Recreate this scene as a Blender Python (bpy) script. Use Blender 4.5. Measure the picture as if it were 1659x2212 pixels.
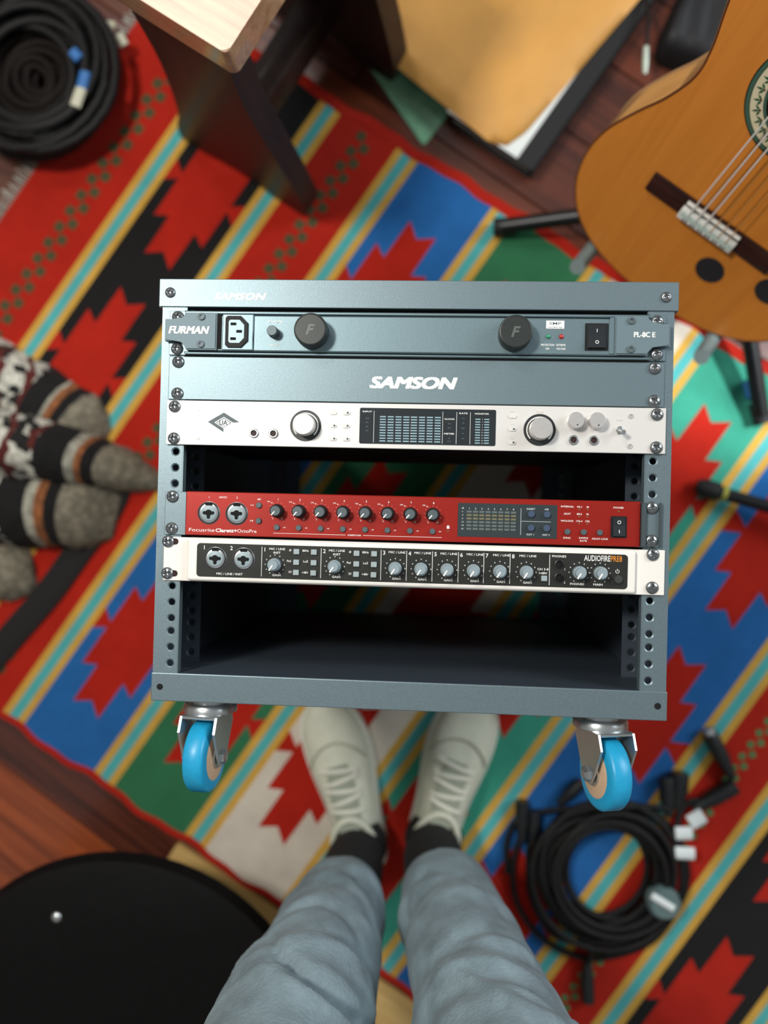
import bpy, bmesh, math, random
from mathutils import Vector, Matrix
random.seed(7)
for o in list(bpy.data.objects): bpy.data.objects.remove(o, do_unlink=True)
S = bpy.context.scene
COL = S.collection
PI = math.pi

# ------------------------------------------------------------------ camera
ZR = 0.56            # height of the rack's front rails above the floor (the rack lies on its back)
cd = bpy.data.cameras.new('camera'); cam = bpy.data.objects.new('camera', cd); COL.objects.link(cam)
R = Matrix(((0.99774177, -0.02468574, 0.06246574), (0.02526449, 0.99964473, -0.00849227), (-0.06223391, 0.01005125, 0.99801098)))
cam.matrix_world = Matrix.Translation((0.0248, -0.0234, 0.7777 + ZR)) @ R.to_4x4()
cd.sensor_fit = 'HORIZONTAL'; cd.sensor_width = 36; cd.lens = 36 * 1726 / 1659
cd.clip_start = 0.02
cd.dof.use_dof = True; cd.dof.focus_distance = 0.775; cd.dof.aperture_fstop = 2.4
S.camera = cam
# ------------------------------------------------------------------ world, lights, exposure
w = bpy.data.worlds.new('world'); S.world = w; w.use_nodes = True
w.node_tree.nodes['Background'].inputs[0].default_value = (0.95, 0.97, 1.0, 1)
w.node_tree.nodes['Background'].inputs[1].default_value = 0.30
def area(name, loc, target, size, energy, col, sy=None):
    l = bpy.data.lights.new(name, 'AREA'); l.energy = energy; l.color = col; l.size = size
    if sy: l.shape = 'RECTANGLE'; l.size_y = sy
    o = bpy.data.objects.new(name, l); COL.objects.link(o); o.location = loc
    o.rotation_euler = (Vector(target) - Vector(loc)).to_track_quat('-Z', 'Y').to_euler()
    return o
area('ceiling_lamp_light', (-0.90, 0.62, 2.30), (0.0, 0.0, 0.3), 0.30, 34, (1.0, 0.96, 0.90))
area('ceiling_lamp_light', (-0.80, 1.70, 2.30), (-0.3, 0.6, 0.3), 0.55, 12, (1.0, 0.96, 0.90))
area('window_light', (2.5, 1.2, 1.9), (0.3, 0.1, 0.1), 1.4, 62, (0.88, 0.95, 1.0), 1.2)
sl_ = bpy.data.lights.new('light_pool_spot', 'SPOT'); sl_.energy = 230; sl_.color = (.95, .98, 1.0); sl_.spot_size = math.radians(15); sl_.spot_blend = .7; sl_.shadow_soft_size = .05  # spot added to make the bright pool on the rug, its source unseen
so_ = bpy.data.objects.new('light_pool_spot', sl_); COL.objects.link(so_); so_.location = (1.5, .2, 1.7)
so_.rotation_euler = (Vector((.53, .27, 0)) - Vector(so_.location)).to_track_quat('-Z', 'Y').to_euler()
S.view_settings.view_transform = 'Standard'; S.view_settings.look = 'None'
S.view_settings.gamma = 1.0; S.view_settings.use_curve_mapping = False
S.view_settings.exposure = 0.0

# ------------------------------------------------------------------ helpers
def lin(h):
    c = [int(h[i:i + 2], 16) / 255 for i in (0, 2, 4)]
    return tuple(x / 12.92 if x <= .04045 else ((x + .055) / 1.055) ** 2.4 for x in c) + (1,)
MATS = {}
def mat(name, col, rough=.5, metal=0., noise=None, bump=None, coat=0., alpha=None, emit=0., sheen=0., stretch=None, spec=.5):
    if name in MATS: return MATS[name]
    m = bpy.data.materials.new(name); m.use_nodes = True; nt = m.node_tree; b = nt.nodes['Principled BSDF']
    c = lin(col); b.inputs['Base Color'].default_value = c
    b.inputs['Roughness'].default_value = rough; b.inputs['Metallic'].default_value = metal
    b.inputs['Coat Weight'].default_value = coat; b.inputs['Coat Roughness'].default_value = .12
    b.inputs['Sheen Weight'].default_value = sheen; b.inputs['Specular IOR Level'].default_value = spec
    if emit: b.inputs['Emission Color'].default_value = c; b.inputs['Emission Strength'].default_value = emit
    tc = nt.nodes.new('ShaderNodeTexCoord'); src = tc.outputs['Object']
    if stretch:
        mp = nt.nodes.new('ShaderNodeMapping'); mp.inputs['Scale'].default_value = stretch
        nt.links.new(src, mp.inputs['Vector']); src = mp.outputs['Vector']
    if noise:
        n = nt.nodes.new('ShaderNodeTexNoise'); n.inputs['Scale'].default_value = noise[0]; n.inputs['Detail'].default_value = 4
        nt.links.new(src, n.inputs['Vector'])
        r = nt.nodes.new('ShaderNodeValToRGB'); a = noise[1]
        r.color_ramp.elements[0].position = .3; r.color_ramp.elements[1].position = .7
        r.color_ramp.elements[0].color = tuple(x * (1 - a) for x in c[:3]) + (1,)
        r.color_ramp.elements[1].color = tuple(min(1, x * (1 + a)) for x in c[:3]) + (1,)
        nt.links.new(n.outputs['Fac'], r.inputs['Fac']); nt.links.new(r.outputs['Color'], b.inputs['Base Color'])
    if bump:
        n2 = nt.nodes.new('ShaderNodeTexNoise'); n2.inputs['Scale'].default_value = bump[0]; n2.inputs['Detail'].default_value = 3
        nt.links.new(src, n2.inputs['Vector'])
        bp = nt.nodes.new('ShaderNodeBump'); bp.inputs['Strength'].default_value = bump[1]; bp.inputs['Distance'].default_value = bump[2] if len(bump) > 2 else .001
        nt.links.new(n2.outputs['Fac'], bp.inputs['Height']); nt.links.new(bp.outputs['Normal'], b.inputs['Normal'])
    MATS[name] = m; return m

def mesh(bm, name='mesh', smooth=None):
    me = bpy.data.meshes.new(name)
    bmesh.ops.recalc_face_normals(bm, faces=bm.faces)
    if smooth is not None:
        for f in bm.faces: f.smooth = True
        for e in bm.edges:
            if len(e.link_faces) == 2 and e.calc_face_angle(0) > math.radians(smooth): e.smooth = False
    bm.to_mesh(me); bm.free(); return me
def obj(name, me, mats, parent=None, loc=(0, 0, 0), rot=None):
    if isinstance(me, bmesh.types.BMesh): me = mesh(me, name)
    if mats is not None and not len(me.materials):
        for m in (mats if isinstance(mats, (list, tuple)) else [mats]): me.materials.append(m)
    o = bpy.data.objects.new(name, me); COL.objects.link(o)
    o.parent = parent; o.location = loc
    if rot: o.rotation_euler = rot
    return o
def tag(o, label=None, cat=None, group=None, kind=None):
    if label: o['label'] = label
    if cat: o['category'] = cat
    if group: o['group'] = group
    if kind: o['kind'] = kind
    return o
def thing(name, label, cat, loc=(0, 0, 0), group=None, rotz=0):
    o = bpy.data.objects.new(name, None); COL.objects.link(o); o.location = loc; o.rotation_euler = (0, 0, rotz)
    o.empty_display_size = .05
    return tag(o, label, cat, group)
def B(): return bmesh.new()
def box(bm, c, s, bev=0., seg=2, M=None, mi=0):
    r = bmesh.ops.create_cube(bm, size=1, matrix=Matrix.Translation(c) @ Matrix.Diagonal((*s, 1)))
    vs = r['verts']
    if bev:
        es = list({e for v in vs for e in v.link_edges})
        rb = bmesh.ops.bevel(bm, geom=es, offset=bev, segments=seg, affect='EDGES', profile=.5)
        vs = list({v for f in rb['faces'] for v in f.verts} | {v for v in vs if v.is_valid})
        # gather whole island
        seen = set(vs); st = list(vs)
        while st:
            v = st.pop()
            for e in v.link_edges:
                q = e.other_vert(v)
                if q not in seen: seen.add(q); st.append(q)
        vs = list(seen)
    if M is not None: bmesh.ops.transform(bm, matrix=M, verts=vs)
    if mi:
        for f in {f for v in vs for f in v.link_faces}: f.material_index = mi
    return bm
def bxx(x0, x1, y0, y1, z0, z1, bev=0., seg=2):
    bm = B(); box(bm, ((x0 + x1) / 2, (y0 + y1) / 2, (z0 + z1) / 2), (abs(x1 - x0), abs(y1 - y0), abs(z1 - z0)), bev, seg); return bm
def addbx(bm, x0, x1, y0, y1, z0, z1, bev=0.):
    box(bm, ((x0 + x1) / 2, (y0 + y1) / 2, (z0 + z1) / 2), (abs(x1 - x0), abs(y1 - y0), abs(z1 - z0)), bev)
def lathe(bm, prof, n=24, c=(0, 0, 0), M=None, mi=0, cap=True):
    """profile of (r, z) turned about z"""
    rings = []; new = []
    for r, z in prof:
        ring = []
        for i in range(n):
            a = 2 * PI * i / n
            p = Vector((c[0] + r * math.cos(a), c[1] + r * math.sin(a), c[2] + z))
            if M is not None: p = M @ p
            ring.append(bm.verts.new(p))
        rings.append(ring)
    fs = []
    for a, b in zip(rings[:-1], rings[1:]):
        for i in range(n):
            fs.append(bm.faces.new((a[i], a[(i + 1) % n], b[(i + 1) % n], b[i])))
    if cap:
        fs.append(bm.faces.new(rings[-1])); fs.append(bm.faces.new(rings[0][::-1]))
    for f in fs: f.material_index = mi
    return bm
def prism(bm, pts, z0, z1, mi=0, M=None):
    a = [bm.verts.new((x, y, z0)) for x, y in pts]; b = [bm.verts.new((x, y, z1)) for x, y in pts]
    if M is not None:
        for v in a + b: v.co = M @ v.co
    n = len(pts); fs = [bm.faces.new(b), bm.faces.new(a[::-1])]
    for i in range(n): fs.append(bm.faces.new((a[i], a[(i + 1) % n], b[(i + 1) % n], b[i])))
    for f in fs: f.material_index = mi
    return bm
def rrect(x0, x1, y0, y1, r, n=5):
    pts = []
    for cx, cy, a0 in ((x1 - r, y1 - r, 0), (x0 + r, y1 - r, 90), (x0 + r, y0 + r, 180), (x1 - r, y0 + r, 270)):
        for k in range(n + 1):
            a = math.radians(a0 + 90 * k / n); pts.append((cx + r * math.cos(a), cy + r * math.sin(a)))
    return pts
def circ(cx, cy, r, n=20): return [(cx + r * math.cos(2 * PI * i / n), cy + r * math.sin(2 * PI * i / n)) for i in range(n)]
def catmull(P, k=8, closed=False):
    P = [Vector(p) for p in P]; out = []; n = len(P)
    for i in range(n if closed else n - 1):
        g = (lambda j: P[j % n]) if closed else (lambda j: P[max(0, min(n - 1, j))])
        p0, p1, p2, p3 = g(i - 1), g(i), g(i + 1), g(i + 2)
        for j in range(k):
            t = j / k
            out.append(.5 * ((2 * p1) + (p2 - p0) * t + (2 * p0 - 5 * p1 + 4 * p2 - p3) * t * t + (3 * p1 - p0 - 3 * p2 + p3) * t ** 3))
    if not closed: out.append(P[-1].copy())
    return out
def tube(bm, P, r, n=8, closed=False, mi=0, flat=1.):
    """sweep; r number or list; flat squashes along the binormal-up direction"""
    P = [Vector(p) for p in P]; N = len(P); rings = []
    up = Vector((0, 0, 1)); prev = None
    for i in range(N):
        a = P[(i - 1) % N] if closed else P[max(0, i - 1)]; b = P[(i + 1) % N] if closed else P[min(N - 1, i + 1)]
        t = (b - a).normalized()
        if prev is None:
            x = t.cross(up)
            if x.length < 1e-3: x = t.cross(Vector((1, 0, 0)))
            x.normalize()
        else:
            x = prev - t * prev.dot(t); x.normalize()
        prev = x; y = x.cross(t).normalized()
        rr = r[i] if isinstance(r, (list, tuple)) else r
        rings.append([bm.verts.new(P[i] + x * rr * math.cos(2 * PI * k / n) + y * rr * flat * math.sin(2 * PI * k / n)) for k in range(n)])
    fs = []
    for i in range(N if closed else N - 1):
        a, b = rings[i], rings[(i + 1) % N]
        for k in range(n): fs.append(bm.faces.new((a[k], a[(k + 1) % n], b[(k + 1) % n], b[k])))
    if not closed: fs += [bm.faces.new(rings[0][::-1]), bm.faces.new(rings[-1])]
    for f in fs: f.material_index = mi
    return bm
def rod(bm, a, b, r, n=12, r2=None, mi=0): return tube(bm, [a, b], [r, r if r2 is None else r2], n, mi=mi)

# text ------------------------------------------------------------------
def text_geo(s, x, y, h, width=None, shear=0., bold=0., z=0., res=2, align='C', ex=.0001):
    """returns (verts, faces): string s centred at x,y with letter height h (metres)"""
    cu = bpy.data.curves.new('t', 'FONT'); cu.body = s; cu.size = 1; cu.shear = shear; cu.offset = bold
    cu.resolution_u = res; cu.fill_mode = 'FRONT'
    o = bpy.data.objects.new('t', cu); COL.objects.link(o)
    me = o.to_mesh()
    V = [tuple(v.co) for v in me.vertices]; F = [tuple(p.vertices) for p in me.polygons]
    o.to_mesh_clear(); bpy.data.objects.remove(o, do_unlink=True); bpy.data.curves.remove(cu)
    if not V: return [], []
    x0, x1 = min(v[0] for v in V), max(v[0] for v in V)
    y0, y1 = 0.0, 0.729
    k = h / (y1 - y0); kx = width / (x1 - x0) if width else k
    dx = (x0 + x1) / 2 if align == 'C' else x0
    return [(x + (v[0] - dx) * kx, y + (v[1] - (y0 + y1) / 2) * k, z) for v in V], F
def text_into(bm, *a, mi=0, fat=0., **kw):
    V, F = text_geo(*a, **kw)
    if fat:
        V0, F0 = list(V), list(F); V, F = [], []
        for q_, (dx, dy) in enumerate(((-1, -.5), (1, -.5), (-1, .5), (1, .5), (0, 0))):
            k0 = len(V); V += [(x + dx * fat, y + dy * fat, z + q_ * .00004) for x, y, z in V0]; F += [tuple(i + k0 for i in f) for f in F0]
    vs = [bm.verts.new(v) for v in V]
    for f in F:
        try: ff = bm.faces.new([vs[i] for i in f]); ff.material_index = mi
        except ValueError: pass

# ------------------------------------------------------------------ materials
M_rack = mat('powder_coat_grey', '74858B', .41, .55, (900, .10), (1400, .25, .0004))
M_rack_shade = mat('powder_coat_shaded', '38424C', .55, .25, (900, .08), (1400, .2, .0004))  # darker copy of the rack grey, shade of the interior painted in
M_blank = mat('blank_panel_grey', '74868C', .41, .55, (900, .10), (1400, .25, .0004))
M_furman = mat('conditioner_grey', '73888E', .41, .55, (900, .08), (1400, .2, .0003))
M_black = mat('black_plastic', '16181A', .38)
M_matte = mat('matte_black', '0D0D0E', .7)
M_hole = mat('dark_recess', '050505', .9)
M_white = mat('white_print', 'EDEDE8', .6)
M_dim = mat('grey_print', '9DA8AC', .6)
M_screw = mat('blackened_screw', '8C9092', .30, .85)
M_ua = mat('silver_white_panel', 'E4E1DC', .34, .25, (1200, .02), (2000, .08, .0002))
M_uaknob = mat('spun_aluminium', 'D9D6D2', .3, .6, (300, .05))
M_dark = mat('meter_window', '23292C', .2, 0, None, None, .6)
M_seg = mat('meter_segment', '86A5AE', .5)
M_red = mat('red_anodised', '9C1D11', .38, .35, (1200, .05), (2200, .1, .0002))
M_redscreen = mat('octo_window', '30393B', .3)
M_segy = mat('meter_segment_yellow', '6E6A4E', .5)
M_segg = mat('meter_segment_dull', '5B6763', .5)
M_knobg = mat('grey_knob', '8B9AA0', .4)
M_cap = mat('knob_cap_grey', '4E5A5E', .45)
M_af = mat('white_painted_panel', 'EAE6DE', .4)
M_afp = mat('brown_black_panel', '2A2B27', .28, 0, (30, .1))
M_btn = mat('grey_button', '9AA6A8', .5)
M_orange = mat('orange_print', 'E08A2B', .5)
M_chrome = mat('zinc_plate', 'C6CBCC', .30, .9)
M_wheel = mat('blue_rubber', '1F9CC9', .38, 0, (200, .05))
M_hub = mat('beige_hub', 'C9A98B', .5)
M_bluebtn = mat('blue_grey_button', '3E4E66', .4)
M_ledg = mat('green_led', '2E8C6A', .25, 0, None, None, .5)
M_ledr = mat('red_led', 'B12A20', .25, 0, None, None, .5)

# ------------------------------------------------------------------ the floor of planks
fl_bm = B(); box(fl_bm, (0, 0, -.026), (7.0, 7.0, .02))
floor = tag(obj('floor', fl_bm, mat('subfloor', '1C120D', .9)), 'dark red-brown wooden plank floor', None, None, 'structure')
def wood(name, col, dark, rough=.35, coat=.2, sc=(1, 18, 18), scale=3.):
    m = bpy.data.materials.new(name); m.use_nodes = True; nt = m.node_tree; b = nt.nodes['Principled BSDF']
    tc = nt.nodes.new('ShaderNodeTexCoord'); mp = nt.nodes.new('ShaderNodeMapping'); mp.inputs['Scale'].default_value = sc
    oi = nt.nodes.new('ShaderNodeObjectInfo'); ad = nt.nodes.new('ShaderNodeVectorMath'); ad.operation = 'ADD'
    mu = nt.nodes.new('ShaderNodeMath'); mu.operation = 'MULTIPLY'; mu.inputs[1].default_value = 30
    nt.links.new(oi.outputs['Random'], mu.inputs[0])
    nt.links.new(tc.outputs['Object'], mp.inputs['Vector']); nt.links.new(mp.outputs['Vector'], ad.inputs[0]); nt.links.new(mu.outputs[0], ad.inputs[1])
    n = nt.nodes.new('ShaderNodeTexNoise'); n.inputs['Scale'].default_value = scale; n.inputs['Detail'].default_value = 6; n.inputs['Distortion'].default_value = .6
    nt.links.new(ad.outputs[0], n.inputs['Vector'])
    r = nt.nodes.new('ShaderNodeValToRGB'); r.color_ramp.elements[0].color = lin(dark); r.color_ramp.elements[1].color = lin(col)
    r.color_ramp.elements[0].position = .32; r.color_ramp.elements[1].position = .66
    nt.links.new(n.outputs['Fac'], r.inputs['Fac']); nt.links.new(r.outputs['Color'], b.inputs['Base Color'])
    b.inputs['Roughness'].default_value = rough; b.inputs['Coat Weight'].default_value = coat
    bp = nt.nodes.new('ShaderNodeBump'); bp.inputs['Strength'].default_value = .2; bp.inputs['Distance'].default_value = .0006
    nt.links.new(n.outputs['Fac'], bp.inputs['Height']); nt.links.new(bp.outputs['Normal'], b.inputs['Normal'])
    return m
planks_m = [wood('plank_dark', '5A2B1C', '34180F'), wood('plank_mid', '743620', '43200F'), wood('plank_orange', '9A4A22', '6A2F14'), wood('plank_brown', '64341F', '3B1C10')]
pb = B(); box(pb, (0, 0, -.008), (1.196, .1285, .016), .0015, 1); plank_me = mesh(pb, 'plank')
pa = math.radians(-34); pe = Vector((math.cos(pa), math.sin(pa), 0)); pn = Vector((-math.sin(pa), math.cos(pa), 0))
rp = random.Random(3)
pmesh = []
for m in planks_m:
    q = plank_me.copy(); q.materials.append(m); pmesh.append(q)
for i in range(-13, 14):
    off = rp.random() * 1.2
    for k in (-2, -1, 0, 1):
        c = pe * (k * 1.2 + off) + pn * (i * .13 + .065)
        if c.length > 1.95: 
            rp.random(); continue
        t = rp.random()
        o = obj('plank', pmesh[2 if i <= -7 else 0 if i == -6 else 0 if t < .35 else 1 if t < .62 else 2 if t < .76 else 3], None, floor, c, (0, 0, pa))

# ------------------------------------------------------------------ the woven rug
def weave(name, col, var=.12):
    m = bpy.data.materials.new(name); m.use_nodes = True; nt = m.node_tree; b = nt.nodes['Principled BSDF']
    c = lin(col); tc = nt.nodes.new('ShaderNodeTexCoord')
    n = nt.nodes.new('ShaderNodeTexNoise'); n.inputs['Scale'].default_value = 14; n.inputs['Detail'].default_value = 8; n.inputs['Roughness'].default_value = .7
    nt.links.new(tc.outputs['Object'], n.inputs['Vector'])
    r = nt.nodes.new('ShaderNodeValToRGB'); r.color_ramp.elements[0].position = .3; r.color_ramp.elements[1].position = .7
    r.color_ramp.elements[0].color = tuple(x * (1 - var) for x in c[:3]) + (1,); r.color_ramp.elements[1].color = tuple(min(1, x * (1 + var)) for x in c[:3]) + (1,)
    nt.links.new(n.outputs['Fac'], r.inputs['Fac']); nt.links.new(r.outputs['Color'], b.inputs['Base Color'])
    b.inputs['Roughness'].default_value = .95; b.inputs['Sheen Weight'].default_value = .08; b.inputs['Specular IOR Level'].default_value = .15
    wv = nt.nodes.new('ShaderNodeTexWave'); wv.inputs['Scale'].default_value = 160; wv.bands_direction = 'X'; wv.inputs['Distortion'].default_value = 1.5
    nt.links.new(tc.outputs['Object'], wv.inputs['Vector'])
    bp = nt.nodes.new('ShaderNodeBump'); bp.inputs['Strength'].default_value = .35; bp.inputs['Distance'].default_value = .0015
    nt.links.new(wv.outputs['Fac'], bp.inputs['Height']); nt.links.new(bp.outputs['Normal'], b.inputs['Normal'])
    return m
RC = {'red': 'A82012', 'black': '1B1A1A', 'blue': '23609E', 'green': '2F6B48', 'white': 'C9BFB0', 'sea': '3A937C', 'yellow': 'C69A42', 'teal': '4FA6A6', 'dot': '4C4B31', 'dot2': '4F7A4C'}
RK = list(RC); RM = [weave('rug_' + k, v) for k, v in RC.items()]
RI = {k: i for i, k in enumerate(RK)}
th = math.radians(56)
RU = Vector((math.sin(th), -math.cos(th), 0)); RV = Vector((math.cos(th), math.sin(th), 0))
ru = B()
vtop = lambda u: .492 + .041 * u + .0025 * math.sin(u * 41) + .0015 * math.sin(u * 97 + 1)
vbot = lambda u: -.690 + .05 * u + .004 * math.sin(u * 33 + 1) + .002 * math.sin(u * 88)
def rv(u, v, z): return ru.verts.new((u, v, z))
def strip(u0, u1, key, z=.004, v0=None, v1=None):
    n = max(1, int((u1 - u0) / .012)); prev = None
    for i in range(n + 1):
        u = u0 + (u1 - u0) * i / n
        a = v0(u) if v0 else vbot(u); b = v1(u) if v1 else vtop(u)
        cur = (rv(u, a, z), rv(u, b, z))
        if prev:
            f = ru.faces.new((prev[0], cur[0], cur[1], prev[1])); f.material_index = RI[key]
        prev = cur
SC = [-.702, -.512, -.357, -.168, .020, .217, .402, .607, .742, .932]; HW = .0215
U0, U1 = -.878, 1.10
bands = ['red', 'black', 'red', 'blue', 'green', 'white', 'sea', 'blue', 'red', 'black', 'red']
edges = [U0] + [x for s in SC for x in (s - HW, s + HW)] + [U1]
for i, k in enumerate(bands): strip(edges[2 * i], edges[2 * i + 1], k)
for s in SC:
    strip(s - HW, s - .0085, 'yellow'); strip(s - .0085, s + .0085, 'teal'); strip(s + .0085, s + HW, 'yellow')
def poly(pts, key, z):
    f = ru.faces.new([rv(u, v, z) for u, v in pts]); f.material_index = RI[key]
half = [(-.0515, -.005), (-.0515, -.080), (-.0275, -.0665), (-.0265, -.142), (0, -.122), (.0265, -.142), (.0275, -.0665), (.0515, -.080), (.0515, -.005)]
def motif(uc, vc, hw, key='red', k=1.):
    low = [(u * k, v) for u, v in half]; hi = [(-u, -v) for u, v in low]
    pts = [(-hw, .021), (-hw, -.021)] + low + [(hw, -.021), (hw, .021)] + hi
    poly([(uc + u, vc + v) for u, v in pts], key, .0044)
for b in (1, 3, 4, 5, 6, 7, 9):
    uc = (SC[b - 1] + SC[b]) / 2; hw = (SC[b] - SC[b - 1]) / 2 - HW
    for vc in (.25, -.105, -.46): motif(uc, vc + .045 * uc, hw)
def zig(uc, key, pitch, du, sz):
    v = -.66; i = 0
    while v < .465:
        u = uc + (du if i % 2 else -du)
        if vbot(u) + .02 < v < vtop(u) - .02:
            poly([(u - sz, v), (u, v - sz), (u + sz, v), (u, v + sz)] if key == 'dot2' else rrect(u - sz, u + sz, v - sz, v + sz, sz * .35, 2), key, .0044)
        v += pitch; i += 1
zig(-.775, 'dot', .0165, .0085, .0085); zig(-.432, 'dot', .0150, .0080, .0080); zig(.668, 'dot2', .0117, .0058, .0075)
# red selvedges and the body of the rug below its face
strip(U0, U1, 'red', .0046, lambda u: vbot(u) - .006, lambda u: vbot(u) + .005)
strip(U0, U1, 'red', .0046, lambda u: vtop(u) - .008, lambda u: vtop(u) + .010)
for a, b in ((vbot, -.006), (vtop, .010)):
    n = 120; prev = None
    for i in range(n + 1):
        u = U0 + (U1 - U0) * i / n
        cur = (rv(u, a(u) + b, .0046), rv(u, a(u) + b, .0003))
        if prev: f = ru.faces.new((prev[0], cur[0], cur[1], prev[1])); f.material_index = RI['red']
        prev = cur
for u in (U0, U1):
    f = ru.faces.new((rv(u, vbot(u), .004), rv(u, vtop(u), .004), rv(u, vtop(u), .0003), rv(u, vbot(u), .0003))); f.material_index = RI['white']
fb = [rv(U0, vbot(U0), .0003), rv(U0, vtop(U0), .0003), rv(U1, vtop(U1), .0003), rv(U1, vbot(U1), .0003)]
ru.faces.new(fb)
ru.normal_update()
rug_me = bpy.data.meshes.new('rug'); bmesh.ops.triangulate(ru, faces=[f for f in ru.faces if len(f.verts) > 4]); ru.to_mesh(rug_me); ru.free()
rug = obj('rug', rug_me, RM)
rug.matrix_world = Matrix(((RU.x, RV.x, 0, 0), (RU.y, RV.y, 0, 0), (0, 0, 1, 0), (0, 0, 0, 1)))
tag(rug, 'flat woven rug of bright striped bands with serrated red motifs', 'rug')
fr = B(); rf = random.Random(5)
for i in range(190):
    v = vbot(U0) + (vtop(U0) - vbot(U0)) * i / 189
    l = .018 + rf.random() * .012; dv = (rf.random() - .5) * .012
    tube(fr, [(U0 + .002, v, .003), (U0 - l * .5, v + dv * .4, .0028), (U0 - l, v + dv, .0016)], .0013, 4)
tag(obj('fringe', fr, mat('fringe_wool', 'B4AEA4', .95), rug), 'pale grey fringe', kind='stuff')

# ------------------------------------------------------------------ equipment rack
mm = .001
ZB = .0050
rack = thing('equipment_rack', 'grey steel equipment rack lying on its back with blue caster wheels', 'equipment rack', (0, 0, ZB))
D = ZR - ZB          # local height of the front plane
def rows():
    out = []
    for k in range(8):
        t = 177.8 - 44.45 * k; out += [t - 6.35, t - 22.225, t - 38.1]
    return out
def holed_strip(x0, x1, hx, ys, y0, y1, z, rad=3.3, dep=3.0, dim=1.3):
    """a strip of sheet in the xy plane with round dimpled holes, mm"""
    bm = B(); n = 16
    ys = sorted(ys); bounds = [y0] + [(a + b) / 2 for a, b in zip(ys[:-1], ys[1:])] + [y1]
    for i, y in enumerate(ys):
        b0, b1 = bounds[i], bounds[i + 1]
        def outp(a):
            dx, dy = math.cos(a), math.sin(a)
            ts = []
            if dx > 1e-9: ts.append((x1 - hx) / dx)
            if dx < -1e-9: ts.append((x0 - hx) / dx)
            if dy > 1e-9: ts.append((b1 - y) / dy)
            if dy < -1e-9: ts.append((b0 - y) / dy)
            t = min(ts); return (hx + dx * t, y + dy * t)
        angs = sorted([2 * PI * k / n + .01 for k in range(n)] + [math.atan2(cy - y, cx - hx) % (2 * PI) for cx in (x0, x1) for cy in (b0, b1)])
        rings = [[outp(a) + (z,) for a in angs]]
        for rr, dz in ((rad + dim, 0), (rad, -.8), (rad, -dep)):
            rings.append([(hx + rr * math.cos(a), y + rr * math.sin(a), z + dz) for a in angs])
        rv_ = [[bm.verts.new(Vector(p) * mm) for p in r] for r in rings]
        m = len(angs)
        for a, b in zip(rv_[:-1], rv_[1:]):
            for k in range(m): bm.faces.new((a[k], a[(k + 1) % m], b[(k + 1) % m], b[k]))
    bmesh.ops.remove_doubles(bm, verts=bm.verts, dist=1e-6)
    return bm
Z = D / mm
top = bxx(-.253, .253, .1817, .2095, D - .0015, D + .0015, .0006, 1)
addbx(top, -.253, .253, .2075, .2095, 0, D - .0015); addbx(top, -.253, .253, .1817, .1837, D - .012, D - .0015)
addbx(top, -.253, .253, .1817, .2075, 0, .002)
tp = obj('top_panel', top, M_rack, rack)
bot = bxx(-.2505, .2505, -.2090, -.1812, D - .0015, D + .0012, .0009, 2)
obj('bottom_shelf', bxx(-.2475, .2475, -.1832, -.1812, 0, D - .0016), M_rack_shade, rack); addbx(bot, -.2505, .2505, -.2090, -.2070, D - .095, D - .0014)
rl_ = bxx(-.2505, .2505, -.2090, -.1832, 0, .002); addbx(rl_, -.2505, .2505, -.2090, -.2070, .0019, .13); obj('rear_lip', rl_, M_rack, rack)
bp = obj('bottom_panel', bot, M_rack, rack)
for x in (-241.5, 241.6): obj('bolt_hole', lathe(B(), [(.0031, 0), (.0031, .0003)], 20, (x * mm, -.195, D + .0012)), M_hole, bp)
for sx in (-1, 1):
    obj('side_panel', bxx(sx * .2475, sx * .2495, -.1812, .1817, 0, D - .002), M_rack_shade, rack)
    x0, x1 = sorted((sx * 225.5, sx * 249.5))
    rl = holed_strip(x0, x1, sx * 232.5, rows(), -181.2, 181.7, Z)
    obj('front_rail', rl, M_rack, rack)
    e = bxx(sx * .2255, sx * .2245, -.1812, .1817, D - .010, D - .0002)
    obj('rail_return', e, M_rack, rack)
    x0, x1 = sorted((sx * 222.5, sx * 246))
    r2 = holed_strip(x0, x1, sx * 232.5, rows(), -181.2, 181.7, Z - 67)
    addbx(r2, sx * .2445, sx * .2465, -.1812, .1817, D - .067, D - .004)
    obj('inner_rail', r2, M_rack_shade, rack)
    x0, x1 = sorted((sx * 200, sx * 246))
    r3 = holed_strip(x0, x1, sx * 232.5, rows(), -181.2, 181.7, 4)
    obj('rear_rail', r3, M_rack_shade, rack)
# phillips screw, shared
def screw_mesh(r=.0060, h=.0034):
    bm = B(); N = 26; g = {}
    prof = lambda d: h * math.sqrt(max(0, 1 - (d / r) ** 2 * .93))
    RN, AN = 9, 32
    rings = []
    for i in range(1, RN + 1):
        d = r * i / RN; ring = []
        for k in range(AN):
            a = 2 * PI * k / AN; x, y = d * math.cos(a), d * math.sin(a); z = prof(d)
            s = min(abs(x), abs(y))
            if s < r * .13 and d < r * .62: z -= .0026 * (1 - (d / (r * .72)) ** 2)
            ring.append(bm.verts.new((x, y, z)))
        rings.append(ring)
    c = bm.verts.new((0, 0, prof(0) - .0026))
    for k in range(AN): bm.faces.new((c, rings[0][k], rings[0][(k + 1) % AN]))
    for a, b in zip(rings[:-1], rings[1:]):
        for k in range(AN): bm.faces.new((a[k], b[k], b[(k + 1) % AN], a[(k + 1) % AN]))
    base = [bm.verts.new((v.co.x, v.co.y, -.0004)) for v in rings[-1]]
    for k in range(AN): bm.faces.new((rings[-1][k], base[k], base[(k + 1) % AN], rings[-1][(k + 1) % AN]))
    bm.faces.new(base[::-1])
    return mesh(bm, 'screw', 38)
SCREW = screw_mesh(); SCREW.materials.append(M_screw)
rs = random.Random(11)
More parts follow.
